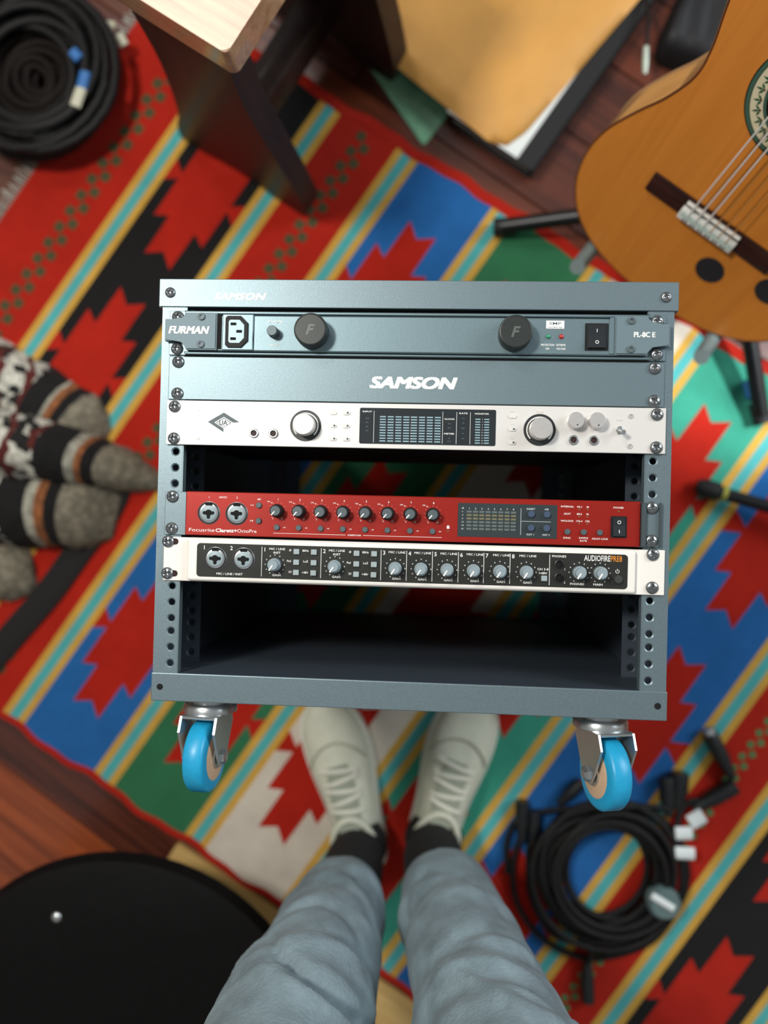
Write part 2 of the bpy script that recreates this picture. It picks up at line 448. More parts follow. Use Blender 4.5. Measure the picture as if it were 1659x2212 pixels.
def screw(parent, x, y, z):
    return obj('screw', SCREW, None, parent, (x * mm, y, z), (0, 0, rs.random() * PI))
for x, y in ((-241.7, .1957), (240.9, .1949)): 
    s_ = screw(tp, x, y, D + .0016); s_.scale = (.86, .86, .8)
lg = B(); text_into(lg, 'SAMSON', -.1714, .1926, .0068, width=.0515, shear=.25, fat=.0006, z=D + .0016)
obj('lettering', lg, M_white, tp)
# casters
def caster(x, z, yaw, name='caster'):
    y0 = -.2090
    base = bxx(x - .03, x + .03, y0 - .0028, y0, z - .037, z + .037, .001, 1)
    T = Matrix.Translation((x, y0, z)) @ Matrix.Rotation(PI / 2, 4, 'X')     # local +z -> world -y
    lathe(base, [(.024, .0028), (.0205, .006), (.0205, .010), (.026, .0105), (.0275, .013), (.0275, .019), (.024, .0205)], 28, M=T)
    c = obj(name, mesh(base, 'caster', 35), M_chrome, rack)
    Y = T @ Matrix.Rotation(yaw, 4, 'Z')
    # fork, built with +z pointing away from the rack, wheel rolls in the local y direction
    fk = B()
    for sx in (-1, 1):
        pts = [(-.020, .019), (.022, .019), (.026, .030), (.014, .055), (.007, .071), (-.006, .071), (-.014, .060), (-.026, .034)]
        m_ = Y @ Matrix.Translation((sx * .0185, -.012, 0)) @ Matrix(((0, 0, 1, 0), (1, 0, 0, 0), (0, 1, 0, 0), (0, 0, 0, 1)))
        prism(fk, pts, -.0012, .0012, M=m_)
    box(fk, (0, -.011, .0205), (.0395, .042, .0035), .001, 1, M=Y)
    obj('fork', fk, M_chrome, c)
    W = Y @ Matrix.Translation((0, -.012, .0625)) @ Matrix.Rotation(PI / 2, 4, 'Y')
    wb = B(); R_ = .0365; hwid = .0115
    lathe(wb, [(.021, -hwid), (.031, -hwid), (R_ - .002, -hwid + .0015), (R_, -hwid + .004), (R_, hwid - .004), (R_ - .002, hwid - .0015), (.031, hwid), (.021, hwid)], 40, M=W)
    obj('wheel', mesh(wb, 'wheel', 40), M_wheel, c)
    hb_ = B(); lathe(hb_, [(.009, -hwid - .0012), (.022, -hwid - .0012), (.0245, -hwid - .0002), (.0245, hwid + .0002), (.022, hwid + .0012), (.009, hwid + .0012)], 32, M=W)
    obj('hub', mesh(hb_, 'hub', 35), M_hub, c)
    ab = B(); lathe(ab, [(.004, -.0235), (.0075, -.0225), (.0075, -.019), (.0035, -.0188), (.0035, .0188), (.0078, .019), (.0078, .0225), (.004, .0245)], 6, M=W)
    lathe(ab, [(.012, -hwid - .0035), (.012, hwid + .0035)], 20, M=W)
    obj('axle_bolt', ab, M_chrome, c)
caster(-.2035, D - .048, math.radians(186)); caster(.1985, D - .048, math.radians(163))
caster(-.205, .075, math.radians(20)); caster(.205, .075, math.radians(-25))

# ------------------------------------------------------------------ rack gear: shared shapes
def ucen(k): return (177.8 - 44.45 * (k - .5))        # centre of rack space k, mm
class Gear:
    def __init__(s, name, label, k, cat):
        s.yc = ucen(k); s.k = k
        s.root = thing(name, label, cat, (0, s.yc * mm, ZR))
    def y(s, y): return (y - s.yc) * mm
    def part(s, name, bm, m, parent=None, smooth=None):
        if smooth and isinstance(bm, bmesh.types.BMesh): bm = mesh(bm, name, smooth)
        return obj(name, bm, m, parent or s.root)
    def rect(s, x0, x1, y0, y1, z0, z1, bev=0., seg=1):
        return bxx(x0 * mm, x1 * mm, s.y(y0), s.y(y1), z0 * mm, z1 * mm, bev * mm, seg)
    def screws(s, xl, xr, zl=3.4, ys=None):
        t = 177.8 - 44.45 * (s.k - 1)
        for yy in (t - 6.6, t - 38.0):
            screw(s.root, xl, s.y(yy), zl * mm); screw(s.root, xr, s.y(yy), zl * mm)
    def inst(s, name, me, x, y, z, parent=None, rot=0):
        return obj(name, me, None, parent or s.root, (x * mm, s.y(y), z * mm), (0, 0, rot))
    def words(s, items, z, m, name='printed_lettering', parent=None, bold=.012):
        bm = B()
        for it in items:
            t, x, y, h = it[:4]; wd = it[4] if len(it) > 4 else None
            text_into(bm, t, x * mm, s.y(y), h * mm, width=wd * mm if wd else None, bold=bold, z=z * mm)
        return tag(s.part(name, bm, m, parent), kind='stuff')
def lathe_me(name, prof, m, n=28, smooth=35):
    bm = B(); lathe(bm, [(r * mm, z * mm) for r, z in prof], n); me = mesh(bm, name, smooth)
    me.materials.append(m); return me
def two(name, parts, smooth=35):
    """one mesh from several (profile, material) lathes"""
    bm = B(); ms = []
    for i, (prof, m, n) in enumerate(parts): lathe(bm, [(r * mm, z * mm) for r, z in prof], n, mi=i); ms.append(m)
    me = mesh(bm, name, smooth)
    for m in ms: me.materials.append(m)
    return me
JACK = two('jack', [([(4.7, 0), (4.7, 1.2), (4.0, 1.9), (3.1, 1.9), (3.1, .3), (.1, .3)], M_chrome, 24), ([(3.0, .2), (3.0, .5)], mat('jack_dark', '2A0B0A', .6), 20)])
JACKB = two('jack', [([(4.4, 0), (4.4, 1.6), (3.4, 1.9), (3.1, .3), (.1, .3)], M_black, 24), ([(3.0, .2), (3.0, .5)], M_hole, 20)])
SBTN = lathe_me('button', [(2.9, 0), (2.9, 1.6), (2.4, 2.2), (.2, 2.2)], M_cap, 18)
def combo_parts(g, x, y, z, ringm):
    c = g.part('combo_socket', lathe(B(), [(10.9 * mm, 0), (10.9 * mm, 1.0 * mm), (10.2 * mm, 1.5 * mm), (9.4 * mm, 1.5 * mm), (9.4 * mm, .3 * mm), (.1 * mm, .3 * mm)], 36, (x * mm, g.y(y), z * mm)), M_black, None, 35)
    g.part('rim', lathe(B(), [(11.2 * mm, 0), (11.2 * mm, .6 * mm), (10.7 * mm, .9 * mm)], 36, (x * mm, g.y(y), z * mm)), ringm, c, 35)
    g.part('insert', lathe(B(), [(7.6 * mm, .2 * mm), (7.6 * mm, 1.3 * mm), (7.2 * mm, 1.5 * mm), (.1 * mm, 1.5 * mm)], 32, (x * mm, g.y(y), z * mm)), mat('socket_grey', '8FA0A4', .45), c, 35)
    st = B(); zz = (z + 1.5) * mm
    lathe(st, [(3.3 * mm, 0), (3.3 * mm, .25 * mm)], 20, (x * mm, g.y(y), zz))
    for a in (0, 180, 270):
        aa = math.radians(a); lathe(st, [(1.75 * mm, 0), (1.75 * mm, .22 * mm)], 14, (x * mm + 4.1 * mm * math.cos(aa), g.y(y) + 4.1 * mm * math.sin(aa), zz))
    box(st, (x * mm, g.y(y) + 8.6 * mm, zz), (7 * mm, 2.6 * mm, .3 * mm))
    g.part('contact_openings', st, M_hole, c)
def rocker(g, x, y, wd, ht, z, flip=False):
    o = g.part('power_switch', bxx((x - wd / 2) * mm, (x + wd / 2) * mm, g.y(y - ht / 2), g.y(y + ht / 2), z * mm, (z + 1.1) * mm, .4 * mm, 1), M_black)
    rb = B(); h2 = ht * .42; w2 = wd * .38
    pr = [(-h2, 1.2), (-h2, 4.2 if flip else 2.0), (0, 2.0), (h2, 2.0 if flip else 4.2), (h2, 1.2)]
    pr = [(-h2, 1.2), (-h2, 4.4), (h2 * .1, 1.9), (h2, 2.4), (h2, 1.2)]
    Mx = Matrix.Translation((x * mm, g.y(y), z * mm)) @ Matrix(((0, 0, 1, 0), (1, 0, 0, 0), (0, 1, 0, 0), (0, 0, 0, 1)))
    prism(rb, [(a * mm, b * mm) for a, b in pr], -w2 * mm, w2 * mm, M=Mx)
    r_ = g.part('rocker', rb, mat('rocker_black', '23282B', .3), o)
    mk = B(); yi, yo = (g.y(y) - h2 * .5 * mm, g.y(y) + h2 * .52 * mm) if flip else (g.y(y) + h2 * .52 * mm, g.y(y) - h2 * .5 * mm)
    slope = lambda yy: z + .2 + (1.9 + (.1 * h2 * mm - (yy - g.y(y))) / (1.1 * h2 * mm) * 2.5 if yy < g.y(y) + .1 * h2 * mm else 1.9 + ((yy - g.y(y)) / mm - .1 * h2) / (.9 * h2) * .5)
    zi = slope(yi)
    mk.faces.new([mk.verts.new((x * mm + dx * mm, yi + dy * mm, slope(yi + dy * mm) * mm)) for dx, dy in ((-.3, -1.6), (.3, -1.6), (.3, 1.6), (-.3, 1.6))])
    n = 24; rr = 1.7 * mm; ri = 1.15 * mm
    va = [mk.verts.new((x * mm + rr * math.cos(2 * PI * i / n), yo + rr * math.sin(2 * PI * i / n), slope(yo + rr * math.sin(2 * PI * i / n)) * mm)) for i in range(n)]
    vb = [mk.verts.new((x * mm + ri * math.cos(2 * PI * i / n), yo + ri * math.sin(2 * PI * i / n), slope(yo + ri * math.sin(2 * PI * i / n)) * mm)) for i in range(n)]
    for i in range(n): mk.faces.new((va[i], va[(i + 1) % n], vb[(i + 1) % n], vb[i]))
    g.part('on_off_marks', mk, M_white, r_)
def chassis(g, depth, hw=215, h=43, m=None):
    g.part('chassis', g.rect(-hw, hw, g.yc - h / 2, g.yc + h / 2, -depth, 0, 1), m or mat('chassis_black', '1B1D1F', .5, .4))

# ------------------------------------------------------------------ 1U power conditioner
g = Gear('power_conditioner', 'grey rack power conditioner with two black knobs and a power inlet', 1, 'power conditioner')
chassis(g, 120)
g.part('faceplate', g.rect(-241.5, 241.5, 133.6, 177.4, 0, 2.2, .5), M_furman)
cp = g.part('centre_panel', g.rect(-192, 197, 137.2, 172.6, 2.2, 7, 1.2), M_furman)
g.part('edge_rail', g.rect(-225, 226, 173.8, 176.6, 2.2, 6, .8), M_furman); g.part('edge_rail', g.rect(-225, 226, 133.9, 136.2, 2.2, 6, .8), M_furman)
gv = g.rect(-226, 226, 172.4, 173.4, 2.2, 2.9); addbx(gv, -.226, .226, g.y(176.8), g.y(177.6), .0022, .003); addbx(gv, -.226, .226, g.y(136.3), g.y(137.0), .0022, .003); addbx(gv, -.226, .226, g.y(132.7), g.y(133.6), .0, .003)
g.part('painted_groove_shade', gv, M_hole)  # raised near-black strips, shade along the panel edges painted in
def wing(sx, name, txt, h, wd, x0, m, shear, big):
    pts = [(192, 137.9), (192, 174.5), (222.5, 174.5), (226.5, 167.8), (243.8, 167.8), (243.8, 146.4), (226.5, 146.4), (222.5, 137.9)]
    pts = [(sx * x * mm, g.y(y)) for x, y in pts]
    bm = B(); prism(bm, pts if sx > 0 else pts[::-1], .0022, .009)
    es = [e for e in bm.edges if all(abs(v.co.z - .009) < 1e-6 for v in e.verts)]
    bmesh.ops.bevel(bm, geom=es, offset=.0012, segments=2, affect='EDGES')
    wg = g.part('end_block', bm, mat('cast_end_grey', '6A7D83', .58, .25, (900, .08), (1400, .2, .0003)))
    l = B(); text_into(l, txt, sx * x0 * mm, g.y(157.2), h * mm, width=wd * mm, shear=shear, fat=.0005 if big else .0003, z=.0092)
    g.part('lettering', l, M_white, wg)
    for yy in (170.2, 143.2):
        b_ = B(); lathe(b_, [(3.6 * mm, 0), (3.6 * mm, 1.2 * mm), (3.0 * mm, 1.7 * mm), (1.9 * mm, 1.7 * mm), (1.7 * mm, .5 * mm), (.1 * mm, .5 * mm)], 24, (sx * 207.2 * mm, g.y(yy), .009))
        g.part('cap_bolt', b_, mat('bolt_grey', '5F6C70', .55, .3), wg, 35)
    vs_ = B(); prism(vs_, [(sx * a * mm, g.y(b)) for a, b in ((187.5, 139), (187.5, 173.4), (191.5, 173.4), (191.5, 139))][::sx], .007, .0078)
    g.part('gap_strip', vs_, M_hole if sx < 0 else M_furman, wg)  # raised strip; the left one is painted black as shade, the right panel grey
wing(-1, 'l', 'FURMAN', 7.5, 40, 219.5, M_furman, .25, True); wing(1, 'r', 'PL-8C E', 5.0, 19.5, 219.5, M_furman, 0, False)
# inlet
ip = g.part('power_inlet', g.rect(-186.3, -155.6, 137.6, 173.0, 7, 9.5, .8), M_furman)
oc = [(-9.2, -15.2), (4.0, -15.2), (10.6, -8.6), (10.6, 8.6), (4.0, 15.2), (-9.2, 15.2), (-11.2, 13.2), (-11.2, -13.2)]
b_ = B(); prism(b_, [((x - 171.4) * mm, g.y(155.4 + y)) for x, y in oc], .0095, .0118); g.part('inlet_rim', b_, M_matte, ip)
b_ = B(); prism(b_, [((x * .70 - 171.4) * mm, g.y(155.4 + y * .74)) for x, y in oc], .0118, .0122); g.part('inlet_core', b_, M_furman, ip)
b_ = B()
for x, y in ((-3.2, 7.2), (2.6, 0), (-3.2, -7.2)): box(b_, ((x - 171.4) * mm, g.y(155.4 + y), .0122), (.0055, .0026, .0006))
g.part('inlet_slots', b_, M_hole, ip)
kb = B(); lathe(kb, [(5.4 * mm, 0), (5.1 * mm, 10 * mm), (4.6 * mm, 11 * mm), (.1 * mm, 11 * mm)], 24, (-135.6 * mm, g.y(155.4), .007)); g.part('dimmer_knob', kb, mat('dimmer_metal', '5C686B', .5, .4), None, 35)
for x in (-97.3, 97.3):
    kb = B(); lathe(kb, [(15.2 * mm, 0), (16 * mm, 1 * mm), (16 * mm, 15 * mm), (15.2 * mm, 16.5 * mm), (14.4 * mm, 16.8 * mm), (14.0 * mm, 16.5 * mm), (.1 * mm, 16.5 * mm)], 48, (x * mm, g.y(155.6), .007))
    k_ = g.part('light_knob', kb, mat('knob_charcoal', '2B302E', .42, .2, (900, .15)), None, 35)
    l = B(); text_into(l, 'F', x * mm, g.y(155.6), .010, shear=.3, bold=.03, z=.02365); g.part('lettering', l, mat('knob_engraving', '59605C', .4), k_)
g.words([('LAMP DIMMER', -135.2, 166.4, 2.0, 15.5), ('ON/OFF', -135.1, 143.4, 2.0, 8.5), ('PROTECTION', 129.2, 146.8, 1.9, 12.5), ('OK', 129.2, 143.2, 1.9), ('EXTREME', 141.8, 146.8, 1.9, 8.6), ('VOLTAGE', 141.8, 143.2, 1.9, 8.6)], 7.15, M_white, bold=.02)
dt = B()
for a in (-50, 0, 50, 130, 180, 230): lathe(dt, [(.45 * mm, 0), (.45 * mm, .1 * mm)], 8, (-135.6 * mm + 7.8 * mm * math.sin(math.radians(a)), g.y(155.4) + 7.8 * mm * math.cos(math.radians(a)), .007))
g.part('dial_dots', dt, M_white)
sm = g.part('rating_plate', g.rect(127.3, 144.6, 162.2, 170.0, 7, 7.5, .2), M_white)
g.words([('SMP', 136, 167.4, 2.6, 11.5), ('Series Multi-Stage', 136, 163.7, 1.2, 13.5)], 7.55, M_furman, 'lettering', sm)
for x, m in ((129.7, M_ledg), (142, M_ledr)):
    lb = B(); lathe(lb, [(2.3 * mm, 0), (2.3 * mm, .8 * mm), (1.6 * mm, 1.8 * mm), (.3 * mm, 2.2 * mm)], 18, (x * mm, g.y(154.8), .007)); g.part('indicator_lamp', lb, m, None, 60)
rocker(g, 175.2, 154.8, 22, 26, 7.0)
g.screws(-233.0, 232.8, 2.3)

# ------------------------------------------------------------------ blank panel
g = Gear('blank_panel', 'plain grey rack blank panel with white lettering', 2, 'blank panel')
bl = g.rect(-241, 241, 89.6, 132.4, 0, 2.2, .6); addbx(bl, -.22, .22, g.y(90), g.y(92), -.015, 0); addbx(bl, -.22, .22, g.y(130), g.y(132), -.015, 0)
pl_ = g.part('plate', bl, M_blank)
l = B(); text_into(l, 'SAMSON', 1.7 * mm, g.y(109.7), .0112, width=.0835, shear=.25, fat=.00105, z=.0023, res=6); g.part('lettering', l, M_white, pl_)
g.screws(-231.5, 231.5, 2.3)

# ------------------------------------------------------------------ silver audio interface
g = Gear('audio_interface', 'silver-white rack audio interface with two large knobs and a dark meter window', 3, 'audio interface')
chassis(g, 200)
fp = g.part('faceplate', g.rect(-241.5, 243, 44.9, 88.6, 0, 3.2, .5), M_ua)
# diamond emblem
dg = B()
def diamond(bm, s, t):
    a, b, c_, d = (-16, 1), (0, 10.5), (16, 1), (0, -9)
    o_ = [(x * s, y * s) for x, y in (a, b, c_, d)]; i_ = [(x * (s - t), y * (s - t)) for x, y in (a, b, c_, d)]
    for k in range(4):
        if k == 2 and s > .9: continue
        q = [o_[k], o_[(k + 1) % 4], i_[(k + 1) % 4], i_[k]]
        bm.faces.new([bm.verts.new(((x - 184) * mm, g.y(66.8 + y), .0033)) for x, y in q])
diamond(dg, 1.0, .42); diamond(dg, .50, .09)
text_into(dg, 'UA', -184.3 * mm, g.y(67.4), .0050, width=.0080, fat=.0002, z=.0034)
g.part('emblem', dg, mat('emblem_grey', '47545A', .5), fp)
for x, y in ((-209.6, 80.9), (-209.5, 52.6), (210, 80.4), (209.8, 51.6)):
    b_ = B(); lathe(b_, [(2.7 * mm, 0), (2.5 * mm, .6 * mm), (1.4 * mm, .7 * mm), (1.2 * mm, .1 * mm), (.1 * mm, .1 * mm)], 20, (x * mm, g.y(y), .0032)); g.part('face_bolt', b_, M_uaknob, None, 35)
for x, y in ((-153.5, 57.4), (-134.2, 57.4), (156.3, 56.6), (175.5, 56.6)): g.inst('jack', JACK, x, y, 3.2)
for x in (-102.6, 124.0):
    y = 65.7
    b_ = B(); lathe(b_, [(15.3 * mm, 0), (15.3 * mm, .5 * mm), (.1 * mm, .5 * mm)], 48, (x * mm, g.y(y), .0032)); kr = g.part('dial_ring', b_, mat('ring_dark', '26292A', .4))
    t_ = B(); n = 30
    for i in range(n):
        a0 = math.radians(-45 + 270 * i / n); a1 = math.radians(-45 + 270 * (i + .86) / n)
        t_.faces.new([t_.verts.new((x * mm + r * math.cos(a), g.y(y) + r * math.sin(a), .00378)) for r, a in ((.0128, a0), (.0128, a1), (.0116, a1), (.0116, a0))])
    g.part('level_arc', t_, M_white, kr)
    b_ = B(); lathe(b_, [(10.6 * mm, 0), (10.4 * mm, 13 * mm), (9.8 * mm, 14 * mm), (.1 * mm, 14 * mm)], 40, (x * mm, g.y(y), .0037)); g.part('knob', b_, M_uaknob, None, 35)
bt = B(); prism(bt, rrect(-3.6 * mm, 3.6 * mm, -1.9 * mm, 1.9 * mm, 1.8 * mm, 4), 0, .001); PBTN = mesh(bt, 'push_button', 35); PBTN.materials.append(mat('pale_button', 'DCDAD4', .35))
LDOT = lathe_me('led', [(1.0, 0), (1.0, .25)], mat('led_dark', '4B5B60', .3), 12)
for i, (x, y) in enumerate(((-75.8, 78.9), (-62.8, 78.9), (-75.6, 66.2), (-62.6, 66.2), (-75.4, 53.5), (-62.4, 53.5), (98.3, 78.5), (98.1, 66), (98, 53))):
    p_ = g.inst('push_button', PBTN, x, y, 3.2)
    if i not in (0, 6): obj('led', LDOT, None, p_, (.0014, 0, .001))
dp = B(); prism(dp, rrect(-49.6 * mm, 82.1 * mm, g.y(49.4), g.y(84.2), 1.5 * mm, 3), .0032, .0037); dpo = g.part('meter_window', dp, M_dark)
seg = B()
for r in range(10):
    y = 75.8 - r * 2.62
    for c_ in range(8): box(seg, ((-27.0 + c_ * 7.6) * mm, g.y(y), .00375), (.0058 if c_ % 1 == 0 else .003, .00125, .0001))
    for c_ in range(2): box(seg, ((64.8 + c_ * 8.6) * mm, g.y(74.8 - r * 2.55), .00375), (.0048, .00115, .0001))
tag(g.part('meter_segments', seg, M_seg, dpo), kind='stuff')
nm = B()
for r in range(10):
    text_into(nm, str(r * 3), 69.2 * mm, g.y(74.8 - r * 2.55), .0011, z=.00376)
    text_into(nm, '%d' % (r * 3), 0.5 * mm, g.y(75.8 - r * 2.62), .0011, z=.0039)
for x in (-35.7, 31.0, 44.4, 57.6): box(nm, (x * mm, g.y(66), .00375), (.00035, .031, .0001))
for t, x, y, h, wd in (('INPUT', -42.3, 80.6, 1.5, 9), ('CLOCK', 37.6, 74.6, 1.5, 10), ('METER', 37.6, 60.4, 1.5, 10), ('RATE', 50.8, 80.4, 1.5, 8), ('MONITOR', 68.6, 80.2, 1.5, 13.5)):
    text_into(nm, t, x * mm, g.y(y), h * mm, width=wd * mm, bold=.02, z=.00378)
g.part('printed_lettering', nm, M_white, dpo)
g.words([('LINE', -42.3, 74, 1.2), ('MIC', -42.3, 70, 1.2), ('48V', -42.3, 66, 1.2), ('PAD', -42.3, 62, 1.2), ('INT', 37.6, 70, 1.3), ('EXT', 37.6, 66, 1.3), ('IN', 37.6, 56, 1.3), ('OUT', 37.6, 53, 1.3), ('44.1', 50.8, 75.5, 1.3), ('48', 50.8, 71, 1.3), ('88.2', 50.8, 66, 1.3), ('96', 50.8, 61, 1.3), ('192', 50.8, 56, 1.3)], 3.78, mat('dark_print', '56666B', .5), 'dim_lettering', dpo)
for x in (157.2, 177.0):
    b_ = B(); lathe(b_, [(8.0 * mm, 0), (7.7 * mm, 9 * mm), (7.2 * mm, 9.8 * mm), (.1 * mm, 9.8 * mm)], 36, (x * mm, g.y(74.6), .0032)); k_ = g.part('headphone_knob', b_, M_uaknob, None, 35)
    b_ = B(); lathe(b_, [(.7 * mm, 0), (.7 * mm, .15 * mm)], 10, (x * mm + .001, g.y(74.6) - .0045, .0131)); g.part('pointer', b_, M_black, k_)
tg = B(); lathe(tg, [(3.9 * mm, 0), (3.9 * mm, 2.2 * mm), (2.6 * mm, 3.0 * mm)], 6, (199.5 * mm, g.y(66.8), .0032)); tgo = g.part('toggle_switch', tg, M_chrome)
tl = B(); tube(tl, [(199.5 * mm, g.y(66.8), .005), (200.2 * mm, g.y(64.6), .012), (200.6 * mm, g.y(63.6), .0155)], [.0012, .0019, .0024], 12); g.part('lever', mesh(tl, 'lever', 40), M_chrome, tgo)
g.words([('POWER', 199.5, 76, 1.2), ('MONITOR', 124, 82.6, 1.2), ('INPUT', 98, 82.4, 1.1), ('ALT', 98, 70, 1.1), ('FCN', 98, 57, 1.1)], 3.25, mat('pale_print', 'A7A7A2', .5), bold=.0)
xm = B(); text_into(xm, 'X', -134.8 * mm, g.y(78.6), .0024, z=.00325); g.part('lettering', xm, M_dim, fp)
g.screws(-233.5, 234.2, 3.2)

# ------------------------------------------------------------------ red eight-channel preamp
g = Gear('red_preamp', 'red rack microphone preamp with eight black knobs in a row', 5, 'preamp')
chassis(g, 120, m=mat('chassis_dark', '1B1D1F', .5, .4))
fp = g.part('faceplate', g.rect(-219.5, 221, -44.2, -1.0, 0, 4.0, .8), M_red)
for sx in (-1, 1): 
    x0, x1 = sorted((sx * 219.5, sx * 241)); eb = g.rect(x0, x1, -44.4, -1.6, 0, 2.2, .5); ear = g.part('ear', eb, M_rack)
    if sx > 0: 
        addr = g.rect(221.2, 226, -44, -1.6, 2.2, 7, .8); g.part('ear_rib', addr, mat('ear_dark', '3C474A', .5), ear); g.part('ear_rib', g.rect(238.5, 240.6, -44, -1.6, 2.2, 5, .5), mat('ear_dark', '3C474A', .5), ear)
for x in (-196.1, -168.3): combo_parts(g, x, -21.9, 4.0, M_chrome)
W4 = M_white
items = [('1', -196.3, -6.4, 2.0), ('2', -168.4, -6.2, 2.0), ('INPUTS', -182.3, -6.3, 1.7, 7.5), ('48V', -146.4, -7.4, 1.7), ('1-4', -153.3, -13.2, 1.7), ('5-8', -153.4, -28.5, 1.7)]
KX = [-128.2, -106.6, -85.1, -63.3, -41.6, -19.9, 2.0, 23.7]
for i, x in enumerate(KX):
    items += [(str(i + 1), x + .6, -7.0, 2.0), ('O/L', x - 8.6, -9.3, 1.3, 3.2), ('0', x - 4.3, -25.8, 1.5), ('10', x + 4.6, -25.8, 1.5), ('HPF', x + 7.4, -34.4, 1.1, 2.2)]
items += [('INTERNAL', 152, -7.2, 1.7, 12.2), ('ADAT', 152, -14.1, 1.7, 6.8), ('W/CLOCK', 152, -20.9, 1.7, 12.2), ('44.1', 163.3, -7.2, 1.7, 4.8), ('48', 171.0, -7.2, 1.7), ('88.2', 163.4, -14.1, 1.7, 4.8), ('96', 171.1, -14.1, 1.7), ('176.4', 163.5, -20.9, 1.7, 5.8), ('192', 171.2, -20.9, 1.7, 4.0),
          ('POWER', 200.2, -7.2, 1.7, 9.6), ('SYNC', 152.2, -37.2, 1.7, 7), ('SAMPLE', 167.8, -36.9, 1.6, 8.6), ('RATE', 167.8, -39.6, 1.6, 6.4), ('ADAT-LINE', 183.2, -37.3, 1.6, 15.2), ('INSERT/AIR', -51.8, -40.1, 1.4, 13)]
g.words(items, 4.1, W4, bold=.015)
ln = g.rect(-131.6, -60.5, -40.3, -39.95, 4.0, 4.1); addbx(ln, -.0435, .0327, g.y(-40.3), g.y(-39.95), .004, .0041); g.part('printed_line', ln, W4)
l = B(); text_into(l, 'Focusrite', -202.8 * mm, g.y(-38.7), .0034, width=.0255, bold=.0, z=.0041, res=4); text_into(l, 'Clarett+', -178.3 * mm, g.y(-38.7), .0034, width=.0215, bold=.03, z=.0041, res=4); text_into(l, 'OctoPre', -157.8 * mm, g.y(-38.7), .0034, width=.019, bold=.0, z=.0041, res=4)
g.part('maker_lettering', l, W4, fp)
for x, y in ((-146.5, -13.2), (-146.4, -28.5)): g.inst('button', SBTN, x, y, 4)
tk = B()
KN = two('gain_knob', [([(6.6, 0), (6.6, 2), (5.9, 3.0), (5.6, 10.5), (5.0, 11.2), (.1, 11.2)], M_matte, 28), ([(4.6, 11.1), (4.6, 11.4)], M_cap, 24)])
PT = mesh(box(B(), (0, .0033, .01145), (.0011, .0046, .0004)), 'pointer'); PT.materials.append(M_white)
for x in KX:
    k_ = g.inst('gain_knob', KN, x, -18.2, 4); obj('pointer', PT, None, k_, (0, 0, 0), (0, 0, math.radians(140)))
    g.inst('button', SBTN, x, -34.4, 4)
    for i in range(11):
        a = math.radians(-140 + 28 * i); lathe(tk, [(.35 * mm, 0), (.35 * mm, .1 * mm)], 6, ((x + 8.2 * math.sin(a)) * mm, g.y(-18.2 + 8.2 * math.cos(a)), .004))
    lathe(tk, [(.8 * mm, 0), (.8 * mm, .1 * mm)], 8, ((x - 5.6) * mm, g.y(-10.5), .004))
tag(g.part('dial_dots', tk, mat('dots_pink', 'D9A59A', .6)), kind='stuff')
lk = B(); box(lk, (38.7 * mm, g.y(-30.3), .0041), (.0026, .0022, .0001)); n = 10
lv = [(38.7 + r * math.cos(PI * i / n), -29.2 + r * math.sin(PI * i / n)) for r, rng in ((1.15, range(n + 1)), (.65, range(n, -1, -1))) for i in rng]
lk.faces.new([lk.verts.new((x * mm, g.y(y), .0041)) for x, y in lv]); g.part('padlock_mark', lk, W4, fp)
b_ = B(); lathe(b_, [(.9 * mm, 0), (.9 * mm, .2 * mm)], 10, (38.6 * mm, g.y(-33.8), .004))
for x in (163.3, 171.0):
    for y in (-9.6, -16.6, -23.4): lathe(b_, [(.8 * mm, 0), (.8 * mm, .15 * mm)], 10, (x * mm, g.y(y), .004))
lathe(b_, [(.9 * mm, 0), (.9 * mm, .2 * mm)], 10, (200.2 * mm, g.y(-10.6), .004)); g.part('indicator_dots', b_, mat('dull_amber', '6B5A2A', .5), fp)
wi = g.part('meter_window', g.rect(47.8, 142.6, -38.6, -6.2, 4.0, 4.3, .15), M_redscreen)
s1, s2 = B(), B()
for r in range(6):
    for c_ in range(8): box((s1 if r in (1, 2) else s2), ((58.6 + c_ * 6.05) * mm, g.y(-14.4 - r * 3.3), .00435), (.0047, .00185, .0001))
tag(g.part('meter_segments', s1, M_segy, wi), kind='stuff'); tag(g.part('meter_segments', s2, M_segg, wi), kind='stuff')
it = [(str(i + 1), 58.6 + i * 6.05, -11.3, 1.8) for i in range(8)] + [('dB', 52.4, -11.0, 1.5)] + [(t, 52.2, -14.4 - i * 3.3, 1.4) for i, t in enumerate(('0', '-3', '-6', '-12', '-18', '-42'))]
it += [('INSERT', 117.5, -10.4, 1.7, 8), ('AIR', 132.4, -10.4, 1.7, 4.2), ('INST 1', 117.3, -34.9, 1.7, 6.8), ('INST 2', 132.4, -34.9, 1.7, 6.8)]
g.words(it, 4.4, mat('print_pale', 'C3CCCC', .6), 'printed_lettering', wi, bold=.015)
ln = g.rect(107.9, 108.3, -35.6, -10, 4.3, 4.4); addbx(ln, .1085, .1365, g.y(-22.6), g.y(-22.25), .0043, .0044); g.part('printed_line', ln, mat('print_pale', 'C3CCCC', .6), wi)
BB = lathe_me('button', [(3.4, 0), (3.4, 2.2), (2.9, 2.9), (.2, 2.9)], M_bluebtn, 20)
for x, y in ((117.7, -15.4), (132.6, -15.4), (117.7, -28.6), (132.5, -28.6)): g.inst('button', BB, x, y, 4.3)
for x in (152.4, 167.7, 182.9): g.inst('button', SBTN, x, -31.4, 4.0)
rocker(g, 200.6, -25.6, 15, 20.5, 4.0, True)
g.screws(-233.5, 231.8, 2.3)

